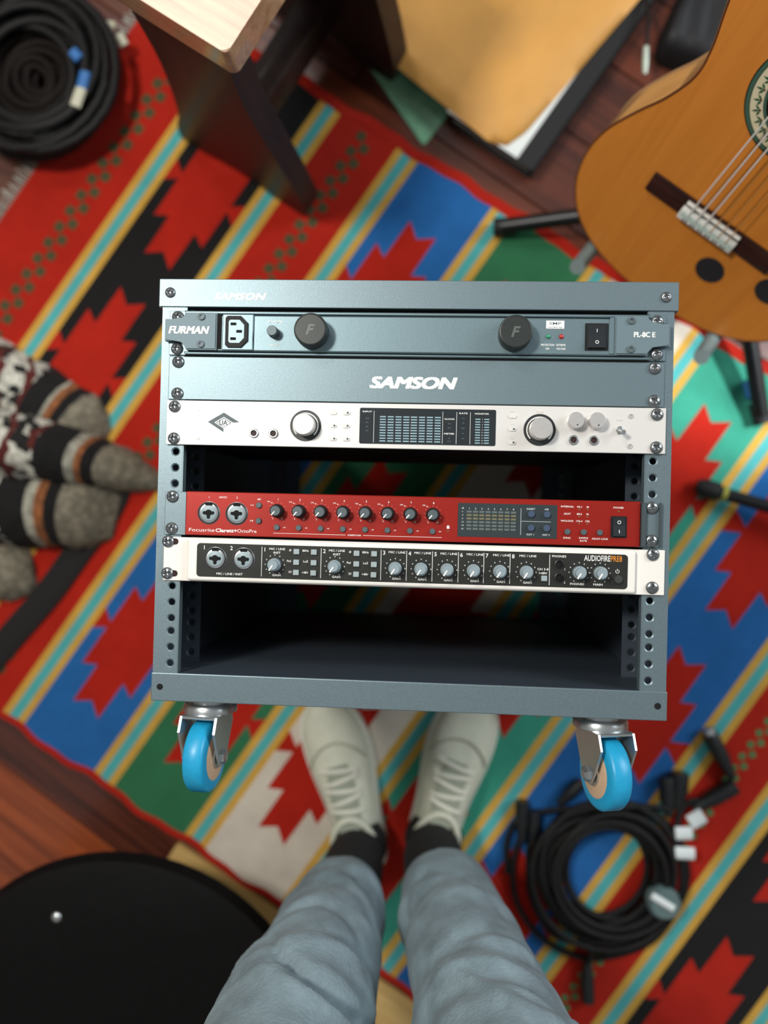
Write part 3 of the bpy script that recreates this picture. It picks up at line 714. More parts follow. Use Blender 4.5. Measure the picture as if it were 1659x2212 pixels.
# ------------------------------------------------------------------ white eight-channel preamp
g = Gear('white_preamp', 'white rack preamp with a dark control strip and grey knobs', 6, 'preamp')
chassis(g, 105)
ea = g.part('faceplate', g.rect(-241, 245, -89.6, -46.6, 0, 2.4, .5), M_af)
rb_ = g.part('raised_front', g.rect(-216, 217, -88.8, -47.2, 2.4, 8, 3.0, 3), M_af)
for yy in (-51.0, -82.5): 
    b_ = B(); prism(b_, rrect(-237 * mm, -226.3 * mm, g.y(yy - 3.1), g.y(yy + 3.1), 3 * mm, 5), .0024, .0026); g.part('mounting_slot', b_, mat('slot_dark', '2A0F0C', .8), ea)
pn_ = B(); prism(pn_, rrect(-205.7 * mm, 209 * mm, g.y(-84.3), g.y(-51.6), 3.4 * mm, 5), .008, .0084); pan = g.part('control_strip', pn_, M_afp, rb_)
zf = 8.4
for x in (-187.2, -159.3): combo_parts(g, x, -66.2, zf, M_chrome)
it = [('1', -198.4, -55.6, 4.0), ('2', -171.5, -55.6, 4.0), ('MIC / LINE / INST', -172.8, -80.9, 2.1, 26)]
def sect(n, xl, xk, sub):
    r = [(n, xl, -56.0, 4.0), ('GAIN', xk + 1.3, -80.7, 2.1, 8.0), ('MIC / LINE', xk + 1.4, -55.3, 2.1, 15.5 if sub else 16)]
    if sub: r.append(('INST', xk + 1.4, -58.9, 2.1, 7))
    return r
it += sect('1', -138.5, -127.9, 1) + sect('2', -80.2, -69.4, 1)
KX2 = [-11.2, 13.6, 38.6, 63.7, 88.7, 113.8]; LX = [-141.4, -83.3, -25.1, -.4, 24.4, 49.2, 73.5, 98.4, 135.8]
for i, x in enumerate(KX2): it += sect(str(i + 3), LX[2 + i] + 2.9, x, 0)
for x0 in (0, 58.4):
    for (t, dx, y) in (('Ø', -113.6, -56.2), ('80Hz', -98.6, -56.2), ('Pad', -114.6, -66.6), ('LoZ', -98.2, -66.6), ('DI', -113.2, -77.2), ('+48V', -98.6, -77.4)): it.append((t, dx + x0, y, 2.1))
it += [('CH 3-8', 129.6, -67.5, 2.1, 10.5), ('+48V', 129.7, -71.3, 2.1, 8), ('PHONES', 144.6, -54.8, 2.1, 13.2), ('1', 150.2, -67, 2.0), ('2', 150.2, -79.6, 2.0), ('PHONES', 162.0, -80.6, 2.1, 13.2), ('MAIN', 181.5, -80.6, 2.1, 8.6)]
g.words(it, zf + .1, M_white, bold=.012, parent=pan)
l = B(); text_into(l, 'AUDIOFIRE', 180.3 * mm, g.y(-55.6), .0056, width=.0245, bold=.01, z=.0086); g.part('maker_lettering', l, M_white, pan)
l = B(); text_into(l, 'PRE8', 198.2 * mm, g.y(-55.6), .0056, width=.0105, bold=.01, z=.0086); g.part('maker_lettering', l, M_orange, pan)
for x in LX: g.part('printed_line', box(B(), (x * mm, g.y(-68), .0085), (.0005, .029, .0001)), M_white, pan)
KN2 = two('gain_knob', [([(6.4, 0), (6.2, 6), (5.3, 6.6), (5.0, 11), (4.4, 11.7), (.1, 11.7)], M_knobg, 28)])
PT2 = mesh(box(B(), (0, .0031, .0119), (.0014, .0060, .0006)), 'pointer'); PT2.materials.append(M_white)
tk = B()
for x, y in [(-128.4, -70.6), (-69.8, -70.6)] + [(x, -70.8) for x in KX2] + [(163.6, -69.8), (183.2, -69.6)]:
    k_ = g.inst('gain_knob', KN2, x, y, zf); obj('pointer', PT2, None, k_, (0, 0, 0), (0, 0, math.radians(147)))
    for i in range(11):
        a = math.radians(-150 + 30 * i); lathe(tk, [(.62 * mm, 0), (.62 * mm, .1 * mm)], 8, ((x + 9.4 * math.sin(a)) * mm, g.y(y + 9.4 * math.cos(a)), zf * mm))
tag(g.part('dial_dots', tk, mat('dots_pale', 'BFC6C4', .6), pan), kind='stuff')
sq = B(); box(sq, (0, 0, .0012), (.0056, .0052, .0024), .0004, 1); SQ = mesh(sq, 'square_button'); SQ.materials.append(M_btn)
for x0 in (0, 58.5):
    for x in (-107.3, -90.3):
        for y in (-57.4, -67.7, -77.6): g.inst('square_button', SQ, x + x0, y, zf)
g.inst('square_button', SQ, 130.8, -76.2, zf)
for y in (-62.2, -74.8): g.inst('jack', JACKB, 144.8, y, zf)
PB = lathe_me('power_button', [(4.1, 0), (4.1, 2.6), (3.4, 3.6), (.2, 3.9)], mat('power_grey', '3B3D3B', .4), 20); g.inst('power_button', PB, 199.9, -75.2, zf)
ps = B(); n = 16
pts_ = [(199.4 + r * math.sin(math.radians(a)), -67.6 + r * math.cos(math.radians(a))) for r, rng in ((1.9, range(35, 326, 20)), (1.45, range(325, 34, -20))) for a in rng]
ps.faces.new([ps.verts.new((x * mm, g.y(y), .0085)) for x, y in pts_]); box(ps, (199.4 * mm, g.y(-66.4), .0085), (.0005, .0022, .0001)); g.part('power_mark', ps, M_white, pan)
g.screws(-236.5, 233.5, 2.5)

#__PART2__
# ------------------------------------------------------------------ wooden bench
bo = Vector((-.217, .468, 0)); brot = math.atan2(-.53, .848)
bench = thing('wooden_bench', 'dark wooden bench with a worn top painted pale for glare and shaped end boards', 'bench', (bo.x, bo.y, .0047), None, brot)
M_bt = wood('bench_top_glare_wood', 'C9A07C', 'A87C58', .30, .6, (2, 26, 26), 3.)  # brown wood made pale, the glare on the top is in the colour
M_bd = wood('bench_dark_wood', '2E1A13', '1C0F0B', .5, .05, (18, 18, 2), 3.)
sl = B(); prism(sl, rrect(-.30, -.004, .012, .345, .008, 5), .433, .477)
es = [e for e in sl.edges if abs(e.verts[0].co.z - e.verts[1].co.z) < 1e-6]
bmesh.ops.bevel(sl, geom=es, offset=.0012, segments=2, affect='EDGES')
obj('seat_slab', mesh(sl, 'slab', 40), M_bt, bench)
prof = [(.002, 0), (.010, .04), (.004, .11), (-.012, .22), (-.026, .33), (-.022, .433)]
left = [(-.165, .433), (-.17, .30), (-.205, .14), (-.237, .06), (-.252, 0)]
arch = [(-.20, 0), (-.185, .022), (-.15, .034), (-.12, .036), (-.09, .030), (-.066, 0)]
pp = [Vector((x, z, 0)) for x, z in prof]
pp = [(p.x, p.y) for p in catmull([(a, b, 0) for a, b in prof], 4)] + [(p.x, p.y) for p in catmull([(a, b, 0) for a, b in left], 4)] + arch
Mb = Matrix(((1, 0, 0, 0), (0, 0, 1, 0), (0, 1, 0, 0), (0, 0, 0, 1)))
for y0 in (.018, .285):
    bb = B(); prism(bb, pp, y0, y0 + .038, M=Mb)
    es = [e for e in bb.edges if abs(e.verts[0].co.y - e.verts[1].co.y) < 1e-6]
    bmesh.ops.bevel(bb, geom=es, offset=.004, segments=2, affect='EDGES')
    obj('end_board', mesh(bb, 'end_board', 40), M_bd, bench)
st = B(); box(st, (-.125, .17, .10), (.05, .24, .06), .006, 2); obj('stretcher', mesh(st, 's', 40), M_bd, bench)

# ------------------------------------------------------------------ cables
M_cab = mat('cable_rubber', '0E0D0D', .6, 0, (60, .2), spec=.3)
M_tape = mat('white_tape', 'DDE5E4', .6); M_btape = mat('blue_tape', '2F6CAD', .55)
def coil_path(cx, cy, r0, r1, turns, z0, z1, seed, ax=1., ay=1., rot=0.):
    r = random.Random(seed); P = []; n = 26
    jx = [(r.random() - .5) * .03 for _ in range(turns + 2)]; jy = [(r.random() - .5) * .03 for _ in range(turns + 2)]
    rad = [r0 + (r1 - r0) * r.random() for _ in range(turns + 2)]
    zz = [z0 + (z1 - z0) * (i / turns) + r.random() * .006 for i in range(turns + 2)]
    for i in range(turns * n):
        t = i / n; k = int(t); f = t - k; s = f * f * (3 - 2 * f)
        L = lambda a: a[k] + (a[k + 1] - a[k]) * s
        a = 2 * PI * t + rot; q = L(rad)
        P.append((cx + L(jx) + q * ax * math.cos(a), cy + L(jy) + q * ay * math.sin(a), L(zz)))
    return P
def connector(parent, a, b, r=.0095, name='connector', m=None):
    a, b = Vector(a), Vector(b); d = b - a
    P = [a, a + d * .08, a + d * .55, a + d * .62, a + d * .85, b]
    bm = tube(B(), P, [r * .95, r, r, r * .86, r * .7, r * .45], 16); return obj(name, mesh(bm, 'connector', 40), m or M_black, parent)
def tapeband(parent, a, b, r, m, name='tape_label'):
    bm = tube(B(), [a, b], r, 12, flat=.45); return obj(name, mesh(bm, 't', 40), m, parent)
Zr = .0048
cc = thing('cable_coil', 'coil of black audio cables with white tape labels on the rug beside the blue caster', 'cable coil', (.315, -.585, Zr))
def loc(p): return (p[0] - .315, p[1] + .585, p[2])
obj('cable', mesh(tube(B(), [loc(p) for p in coil_path(.315, -.585, .070, .128, 18, .006, .036, 4, 1.0, 1.0)], .0054, 8), 'c', 60), M_cab, cc)
obj('cable', mesh(tube(B(), [loc(p) for p in catmull([(.181, -.53, .012), (.168, -.58, .01), (.176, -.645, .008), (.215, -.70, .007), (.275, -.728, .007), (.335, -.722, .009), (.395, -.685, .02), (.428, -.62, .03), (.432, -.56, .03), (.425, -.50, .024), (.44, -.47, .016), (.47, -.462, .012)], 8)], .0048, 8), 'c', 60), M_cab, cc)
obj('cable', mesh(tube(B(), [loc(p) for p in catmull([(.200, -.525, .014), (.192, -.57, .009), (.20, -.64, .007), (.235, -.69, .015), (.29, -.70, .03), (.29, -.735, .014)], 8)], .0048, 8), 'c', 60), M_cab, cc)
obj('cable', mesh(tube(B(), [loc(p) for p in catmull([(.160, -.60, .006), (.157, -.55, .006), (.175, -.51, .008), (.225, -.49, .016), (.30, -.475, .036), (.37, -.472, .03), (.415, -.475, .02), (.423, -.47, .016)], 8)], .0048, 8), 'c', 60), M_cab, cc)
connector(cc, loc((.180, -.478, .012)), loc((.181, -.545, .012)), .0115); connector(cc, loc((.200, -.492, .014)), loc((.199, -.55, .012)), .0105)
connector(cc, loc((.518, -.437, .014)), loc((.452, -.478, .014)), .0135); connector(cc, loc((.430, -.420, .014)), loc((.426, -.478, .016)), .0150)
connector(cc, loc((.410, -.428, .014)), loc((.412, -.49, .02)), .013); connector(cc, loc((.294, -.798, .011)), loc((.290, -.728, .012)), .0105)
connector(cc, loc((.275, -.443, .012)), loc((.238, -.482, .012)), .0105)
tapeband(cc, loc((.420, -.512, .031)), loc((.446, -.510, .031)), .0105, M_tape); tapeband(cc, loc((.443, -.495, .029)), loc((.464, -.481, .029)), .0125, M_tape); tapeband(cc, loc((.419, -.541, .035)), loc((.449, -.541, .035)), .0100, M_tape)
pg = B(); lathe(pg, [(.022, 0), (.026, .004), (.026, .022), (.021, .028), (.001, .028)], 24, loc((.402, -.618, .022))); obj('round_plug', mesh(pg, 'plug', 40), mat('plug_grey', '5E7273', .35), cc)
tapeband(cc, loc((.380, -.603, .051)), loc((.414, -.622, .051)), .0055, M_tape)
# black loose plug lying apart
lp = thing('cable_plug', 'loose black cable plug lying on the green dotted stripe of the rug', 'plug', (.494, -.39, Zr))
cbo = connector(lp, (-.017, .033, .0125), (.020, -.036, .0125), .0125, 'plug_body')
obj('metal_tip', tube(B(), [(-.017, .033, .0125), (-.021, .042, .0125)], .009, 14), M_chrome, lp)

tc_ = thing('thick_cable_coil', 'thick pile of coiled black cable with blue and white tape beside the wooden bench', 'cable coil', (-.66, .70, Zr))
obj('cable', mesh(tube(B(), coil_path(0, .01, .075, .140, 22, .007, .062, 9), .0078, 8), 'c', 60), M_cab, tc_)
obj('cable', mesh(tube(B(), coil_path(0, .01, .012, .085, 16, .007, .035, 12), .0068, 8), 'c', 60), mat('cable_brown', '140D0A', .7, spec=.2), tc_)
tapeband(tc_, (.098, -.005, .066), (.092, -.032, .066), .0095, M_btape); tapeband(tc_, (.092, -.032, .066), (.082, -.062, .066), .0095, mat('cream_tape', 'C6C4AE', .6)); tapeband(tc_, (.075, .030, .066), (.088, .016, .066), .0085, M_btape)
tapeband(tc_, (.120, .088, .04), (.134, .084, .04), .009, mat('cream_tape', 'C6C4AE', .6)); tapeband(tc_, (.140, .072, .04), (.150, .056, .035), .008, mat('cream_tape', 'C6C4AE', .6))

# ------------------------------------------------------------------ papers by the guitar
def slab(c, a, b, la, lb, z0, z1, bev=.0015):
    bm = B(); c, a, b = Vector(c), Vector(a), Vector(b)
    P = [c, c + a * la, c + a * la + b * lb, c + b * lb]
    prism(bm, [(p.x, p.y) for p in P], z0, z1)
    if bev: bmesh.ops.bevel(bm, geom=list(bm.edges), offset=bev, segments=2, affect='EDGES')
    return bm
def soft_sheet(P, z0, thick, amp, seed, nu=22, nv=22, rnd=.12):
    """bilinear patch with bulge, closed, rounded corners"""
    r = random.Random(seed); ph = [(r.random() * 6, r.random() * 9 + 3, r.random() * 9 + 3) for _ in range(4)]
    bm = B(); P = [Vector((*p, 0)) for p in P]; T, Bo = {}, {}
    for i in range(nu + 1):
        for j in range(nv + 1):
            u, v = i / nu, j / nv
            du, dv = min(u, 1 - u), min(v, 1 - v)
            if du < rnd and dv < rnd:      # pull corners in
                k = (1 - du / rnd) * (1 - dv / rnd); u += (.5 - u) * rnd * .55 * k; v += (.5 - v) * rnd * .55 * k
            p = P[0] * (1 - u) * (1 - v) + P[1] * u * (1 - v) + P[2] * u * v + P[3] * (1 - u) * v
            e = min(1, min(du, dv) / .12); h = thick * math.sqrt(e) if e > 0 else 0
            n = sum(math.sin(a + b * u * 2 + c * v * 2) for a, b, c in ph) / 4
            T[i, j] = bm.verts.new((p.x, p.y, z0 + .0012 + h + amp * n * e)); Bo[i, j] = bm.verts.new((p.x, p.y, z0))
    for i in range(nu):
        for j in range(nv):
            bm.faces.new((T[i, j], T[i + 1, j], T[i + 1, j + 1], T[i, j + 1])); bm.faces.new((Bo[i, j], Bo[i, j + 1], Bo[i + 1, j + 1], Bo[i + 1, j]))
    for i in range(nu):
        bm.faces.new((T[i, 0], Bo[i, 0], Bo[i + 1, 0], T[i + 1, 0])); bm.faces.new((T[i, nv], T[i + 1, nv], Bo[i + 1, nv], Bo[i, nv]))
    for j in range(nv):
        bm.faces.new((T[0, j], T[0, j + 1], Bo[0, j + 1], Bo[0, j])); bm.faces.new((T[nu, j], Bo[nu, j], Bo[nu, j + 1], T[nu, j + 1]))
    return mesh(bm, 'soft', 60)
tag(obj('green_wrapper', soft_sheet([(-.008, .603), (.034, .658), (-.03, .80), (-.118, .758)], .0005, .0015, .0007, 2, 16, 16, .05), mat('green_plastic', '7FB590', .4, 0, (25, .25), (40, .4, .004))), 'crumpled pale green wrapper sticking out from under the tan envelope', 'wrapper')
bi = thing('binder', 'black binder under the tan envelope on the wooden floor', 'binder', (.170, .546, .004))
a2, b2 = (.559, .829, 0), (-.829, .559, 0)
obj('back_cover', slab((0, 0, 0), a2, b2, .43, .165, 0, .004), M_matte, bi); obj('front_cover', slab((0, 0, 0), a2, b2, .43, .165, .028, .032), M_matte, bi)
obj('spine', slab((0, 0, 0), a2, b2, .43, .004, .004, .028, .001), M_matte, bi); obj('pages', slab((-.004, .012, 0), a2, b2, .40, .15, .004, .028, .0005), mat('page_edges', 'C9C7BE', .8), bi)
tag(obj('paper_sheet', slab((.145, .566, 0), a2, b2, .40, .14, .0362, .0385, .0004), mat('white_paper', 'DDE2E0', .7)), 'white paper sheets lying between the black binder and the tan envelope', 'paper')
en = obj('padded_envelope', soft_sheet([(.127, .569), (.127 + .32, .569 + .39), (.127 + .32 - .27, .569 + .39 + .216), (-.146, .790)], .0388, .014, .0042, 5, 34, 26, .10), mat('tan_kraft', 'D39A4C', .6, 0, (6, .16), (7, .5, .02)))
tag(en, 'tan padded paper envelope lying on the black binder', 'envelope')
# gear at the foot of the guitar
bag = obj('shade_pouch', soft_sheet([(.357, .742), (.46, .705), (.545, .90), (.44, .935)], .0005, .045, .004, 8, 18, 18, .2), mat('black_nylon', '101014', .6, 0, (40, .3))); tag(bag, 'soft black nylon pouch enlarged to darken the shaded floor behind the guitar', 'pouch')  # pouch made larger so its black stands in for floor in shadow
pk = thing('jack_plug', 'slim white-tipped plug lying between the envelope and the guitar', 'plug', (.342, .705, .052))
obj('tip', mesh(tube(B(), [(0, -.012, 0), (0, .004, .001), (0, .03, .003)], [.0035, .0055, .0045], 12), 'p', 50), mat('plug_pale', 'B9C2B4', .35, .3), pk)
obj('lead', mesh(tube(B(), catmull([(0, .03, .003), (.003, .08, .002), (.0, .14, -.02), (.01, .2, -.04)], 6), .0030, 8), 'l', 60), M_cab, pk)
cu = B(); lathe(cu, [(.03, 0), (.078, .006), (.092, .04), (.085, .075), (.05, .098), (.001, .102)], 32); 
tag(obj('cushion', mesh(cu, 'cushion', 60), mat('oxblood_leather', '3A0F0B', .4, 0, (20, .2)), None, (.60, .80, .0005)), 'round dark red leather cushion on the floor behind the guitar', 'cushion')

# ------------------------------------------------------------------ classical guitar
wv = Vector((1.0858, -.3553, -.5555))
GM = Matrix.Translation((.369, .365, .3115)) @ Matrix.Rotation(wv.length, 4, wv.normalized())
gt = thing('classical_guitar', 'classical guitar with an orange cedar top leaning on its stand', 'guitar'); gt.matrix_world = GM
ctl = [(-.165, 0), (-.162, .055), (-.148, .107), (-.12, .150), (-.08, .176), (-.035, .184), (.01, .177), (.055, .155), (.09, .134), (.13, .119), (.165, .121), (.2, .130), (.235, .138), (.265, .139), (.295, .127), (.315, .095), (.325, .05), (.326, 0)]
cl = ctl[:-1] + [(y, -w_) for y, w_ in ctl[:0:-1]]
OUT = [(p.y, p.x) for p in catmull([(y, w_, 0) for y, w_ in cl], 5, True)]        # (x, y)
def fill_ring(bm, outer, inner, z):
    es = []
    for L_ in (outer, inner):
        vs = [bm.verts.new((x, y, z)) for x, y in L_]
        es += [bm.edges.new((vs[i], vs[(i + 1) % len(vs)])) for i in range(len(vs))]
    bmesh.ops.triangle_fill(bm, use_beauty=True, edges=es)
M_cedar = wood('cedar_top', 'D68631', 'CC7C2B', .38, .35, (40, 2.0, 40), 2.)
M_gside = wood('guitar_side', 'B98A58', '8A5A38', .25, .5, (2, 2, 30), 2.)
HC = (0, .172)
tb = B(); fill_ring(tb, OUT, circ(HC[0], HC[1], .043, 48), 0); obj('soundboard', tb, M_cedar, gt)
sb = B(); n = len(OUT); k = 6
rg = [[sb.verts.new((x, y, -.0025 - .0925 * j / k)) for x, y in OUT] for j in range(k + 1)]
for a, b in zip(rg[:-1], rg[1:]):
    for i in range(n): sb.faces.new((a[i], a[(i + 1) % n], b[(i + 1) % n], b[i]))
sb.faces.new(rg[-1]); sd = obj('sides_and_back', mesh(sb, 'sides', 45), M_gside, gt)
# binding and purfling
def offset(L_, d):
    o_ = []
    for i in range(len(L_)):
        a, b = Vector((*L_[i - 1], 0)), Vector((*L_[(i + 1) % len(L_)], 0)); t = (b - a).normalized(); nn = Vector((t.y, -t.x, 0))
        if nn.dot(Vector((L_[i][0], L_[i][1] - .07, 0))) < 0 and abs(L_[i][0]) > .02 and not .05 < L_[i][1] < .2: nn = -nn
        o_.append((L_[i][0] + nn.x * d, L_[i][1] + nn.y * d))
    return o_
bn = B(); tube(bn, [(x, y, -.0012) for x, y in OUT], .0018, 6, True); obj('binding', mesh(bn, 'b', 60), mat('dark_binding', '5A2E1A', .35), gt)
bn = B(); tube(bn, [(x, y, -.094) for x, y in OUT], .0018, 6, True); obj('binding', mesh(bn, 'b', 60), mat('pale_binding', 'A9855F', .4), gt)
# rosette
def ring(bm, r0, r1, z, n=72):
    a = [bm.verts.new((HC[0] + r0 * math.cos(2 * PI * i / n), HC[1] + r0 * math.sin(2 * PI * i / n), z)) for i in range(n)]
    b = [bm.verts.new((HC[0] + r1 * math.cos(2 * PI * i / n), HC[1] + r1 * math.sin(2 * PI * i / n), z)) for i in range(n)]
    for i in range(n): bm.faces.new((a[i], a[(i + 1) % n], b[(i + 1) % n], b[i]))
    return bm
ro = obj('rosette', ring(B(), .0432, .067, .0004), mat('rosette_cream', 'D8CDAA', .4), gt)
r2 = ring(B(), .0618, .0665, .0007); ring(r2, .0432, .0468, .0007); obj('green_border', r2, mat('rosette_green', '41604F', .4), ro)
r2 = ring(B(), .0663, .0675, .0009); ring(r2, .0425, .0438, .0009); ring(r2, .0614, .0619, .0009); ring(r2, .0466, .0471, .0009); obj('dark_line', r2, mat('rosette_dark', '1D1A14', .4), ro)
lf = B()
for i in range(28):
    a0 = 2 * PI * i / 28; flip = 1
    for da, l in ((-.6, .0078), (0, .0095), (.6, .0078)):
        base = Vector((HC[0] + (.0500 if i % 2 else .0490) * math.cos(a0), HC[1] + .0500 * math.sin(a0), .0010)); d = Vector((math.cos(a0 + da * 1.5), math.sin(a0 + da * 1.5), 0)); q = Vector((-d.y, d.x, 0))
        lf.faces.new([lf.verts.new(p) for p in (base, base + d * l * .5 + q * .0013, base + d * l, base + d * l * .5 - q * .0013)])
tag(obj('leaf_pattern', lf, mat('leaf_green', '24593A', .4), ro), kind='stuff')
rd = B()
for i in range(28):
    a0 = 2 * PI * i / 28; lathe(rd, [(.0011, 0), (.0011, .0003)], 8, (HC[0] + .0500 * math.cos(a0), HC[1] + .0500 * math.sin(a0), .0010))
tag(obj('berry_pattern', rd, mat('berry_red', '6B2A1C', .4), ro), kind='stuff')
# bridge
M_rose = wood('rosewood', '3B1A12', '220F0B', .35, .3, (3, 30, 30), 3.)
br = obj('bridge', mesh(bxx(-.095, .095, -.021, .007, .0003, .0045, .0012, 2), 'br', 40), M_rose, gt)
tbk = obj('tie_block', mesh(bxx(-.041, .041, -.022, -.005, .0045, .011, .0012, 2), 'tb', 40), mat('bone_white', 'E3E4DC', .45), br)
obj('saddle', bxx(-.040, .040, .0005, .0035, .0045, .0105, .0008, 1), mat('bone_white', 'E3E4DC', .45), br)
tt = bxx(-.0385, .0385, -.0165, -.0095, .011, .0114); obj('tie_inlay', tt, mat('inlay_mint', 'BFD0C6', .5), tbk)
kn = B()
for i in range(6):
    x = -.029 + .0116 * i
    for dx in (-.002, .0022): box(kn, (x + dx, -.019, .0112), (.0018, .0035, .0008))
tag(obj('string_knots', kn, mat('knot_dark', '4F5E57', .5), tbk), kind='stuff')
for i in range(6):
    x0 = -.029 + .0116 * i; x1 = -.0215 + .0086 * i
    wound = i < 3
    s_ = tube(B(), [(x0, -.012, .0118), (x0, .002, .0112), (x1, .65, .0115)], .00105 if wound else .0006, 6)
    obj('string', s_, mat('wound_string', 'DCDAD6', .35, .1) if wound else mat('nylon_string', 'BE8A4A', .2), gt)
for x, y in ((.0385, -.067), (.1150, -.040)):
    d_ = lathe(B(), [(.0195, 0), (.0195, .0004), (.0001, .0004)], 36, (x, y, .0002)); obj('felt_dot', d_, mat('black_felt', '1C1B20', .9), gt)
nk = B(); P = [(0, .31, -.016), (0, .40, -.013), (0, .65, -.011)]; tube(nk, P, [.028, .027, .0245], 20, flat=.55); obj('neck', mesh(nk, 'n', 50), wood('neck_mahogany', '6B3A22', '4A2616', .35, .3), gt)
obj('fingerboard', bxx(-.029, .029, .215, .65, .0003, .0065, .001, 1), mat('ebony', '15110F', .4), gt)
fr_ = B()
for i in range(1, 20):
    y = .65 * 2 ** (-i / 12)
    box(fr_, (0, y, .0070), (.056, .0018, .0012))
tag(obj('frets', fr_, M_chrome, gt), kind='stuff')
hd = B(); prism(hd, [(-.026, .652), (.026, .652), (.036, .69), (.036, .82), (.022, .84), (.0, .833), (-.022, .84), (-.036, .82), (-.036, .69)], -.018, .0); obj('headstock', hd, wood('neck_mahogany2', '5B2F1B', '3C1E12', .35, .3), gt)

# ------------------------------------------------------------------ guitar stand
gs = thing('guitar_stand', 'black tubular tripod stand holding the guitar on grey padded arms', 'guitar stand', (.45, .47, .0))
hubz = .13
M_tube = mat('black_tube', '141516', .35, .3); M_foam = mat('grey_foam', '6F7E7E', .8)
for i, (tx, ty, z0) in enumerate(((.117, .461, .0195), (.548, .150, .0195), (.66, .72, .0148))):
    l = obj('leg', mesh(tube(B(), [(0, 0, hubz), (0.6 * (tx - .45), .6 * (ty - .47), z0 + .04), (tx - .45, ty - .47, z0)], .0125, 14), 'leg', 40), M_tube, gs)
    d = Vector((tx - .45, ty - .47, 0)).normalized()
    obj('rubber_foot', mesh(tube(B(), [Vector((tx - .45, ty - .47, z0)) - d * .03, Vector((tx - .45, ty - .47, z0)) + d * .006], .0142, 14), 'ft', 40), M_matte, l)
    if i == 1: obj('blue_tape', mesh(tube(B(), [Vector((tx - .45, ty - .47, .0195)) - d * .068, Vector((tx - .45, ty - .47, .0180)) - d * .040], .0140, 14), 'bt', 40), M_btape, l)
G3 = GM.to_3x3(); gup = G3 @ Vector((0, 1, 0)); gz = G3 @ Vector((0, 0, 1)); gx = G3 @ Vector((1, 0, 0))
def gw(x, y, z): return GM @ Vector((x, y, z)) - Vector((.45, .47, 0))
colbot = Vector((0, 0, hubz)); coltop = gw(0, .50, -.10)
obj('column', mesh(tube(B(), [Vector((0, 0, .05)), colbot, gw(0, .05, -.135), coltop], .0125, 14), 'col', 50), M_tube, gs)
yk = obj('neck_yoke', mesh(tube(B(), catmull([gw(-.045, .52, .0), gw(-.045, .50, -.05), gw(0, .50, -.075), gw(.045, .50, -.05), gw(.045, .52, .0)], 6), .009, 12), 'yk', 50), M_foam, gs)
for sx in (-1, 1):
    yt = -.148 - .0135 if True else 0
    a = gw(sx * .108, -.161, -.125); b = gw(sx * .108, -.161, .045)
    arm = obj('arm', mesh(tube(B(), [gw(sx * .02, -.10, -.135), a, gw(sx * .108, -.161, -.04)], .0075, 12), 'arm', 50), M_tube, gs)
    obj('foam_sleeve', mesh(tube(B(), [gw(sx * .108, -.161, -.115), gw(sx * .108, -.161, .036), gw(sx * .108, -.155, .044)], .0108, 14), 'fs', 40), M_foam, arm)

# ------------------------------------------------------------------ microphone stand
ms = thing('microphone_stand', 'black tripod microphone stand with a yellow band near its foot', 'mic stand', (.775, -.055, .0))
for i, a in enumerate((0, 120, 240)):
    d = Matrix.Rotation(math.radians(a), 3, 'Z') @ Vector((-.958, .285, 0))
    e0 = Vector((0, 0, .075)); e1 = d * .335 + Vector((0, 0, .0205))
    l = obj('leg', mesh(tube(B(), [e0, e1], .0105, 14), 'leg', 40), M_tube, ms)
    dd = (e1 - e0).normalized(); obj('rubber_foot', mesh(tube(B(), [e1 - dd * .028, e1 - dd * .004, e1 + dd * .008], [.0145, .0155, .010], 14), 'ft', 50), M_matte, l)
    if i == 0: obj('yellow_band', mesh(tube(B(), [e1 - dd * .040, e1 - dd * .033], .0122, 14), 'yb', 50), mat('yellow_green_band', '9A9A3C', .5), l)
obj('pole', mesh(tube(B(), [(0, 0, .05), (0, 0, 1.0)], .009, 14), 'pole', 50), M_tube, ms)
obj('clutch', mesh(lathe(B(), [(.012, .95), (.016, .96), (.016, 1.02), (.010, 1.03)], 18), 'cl', 40), M_matte, ms)

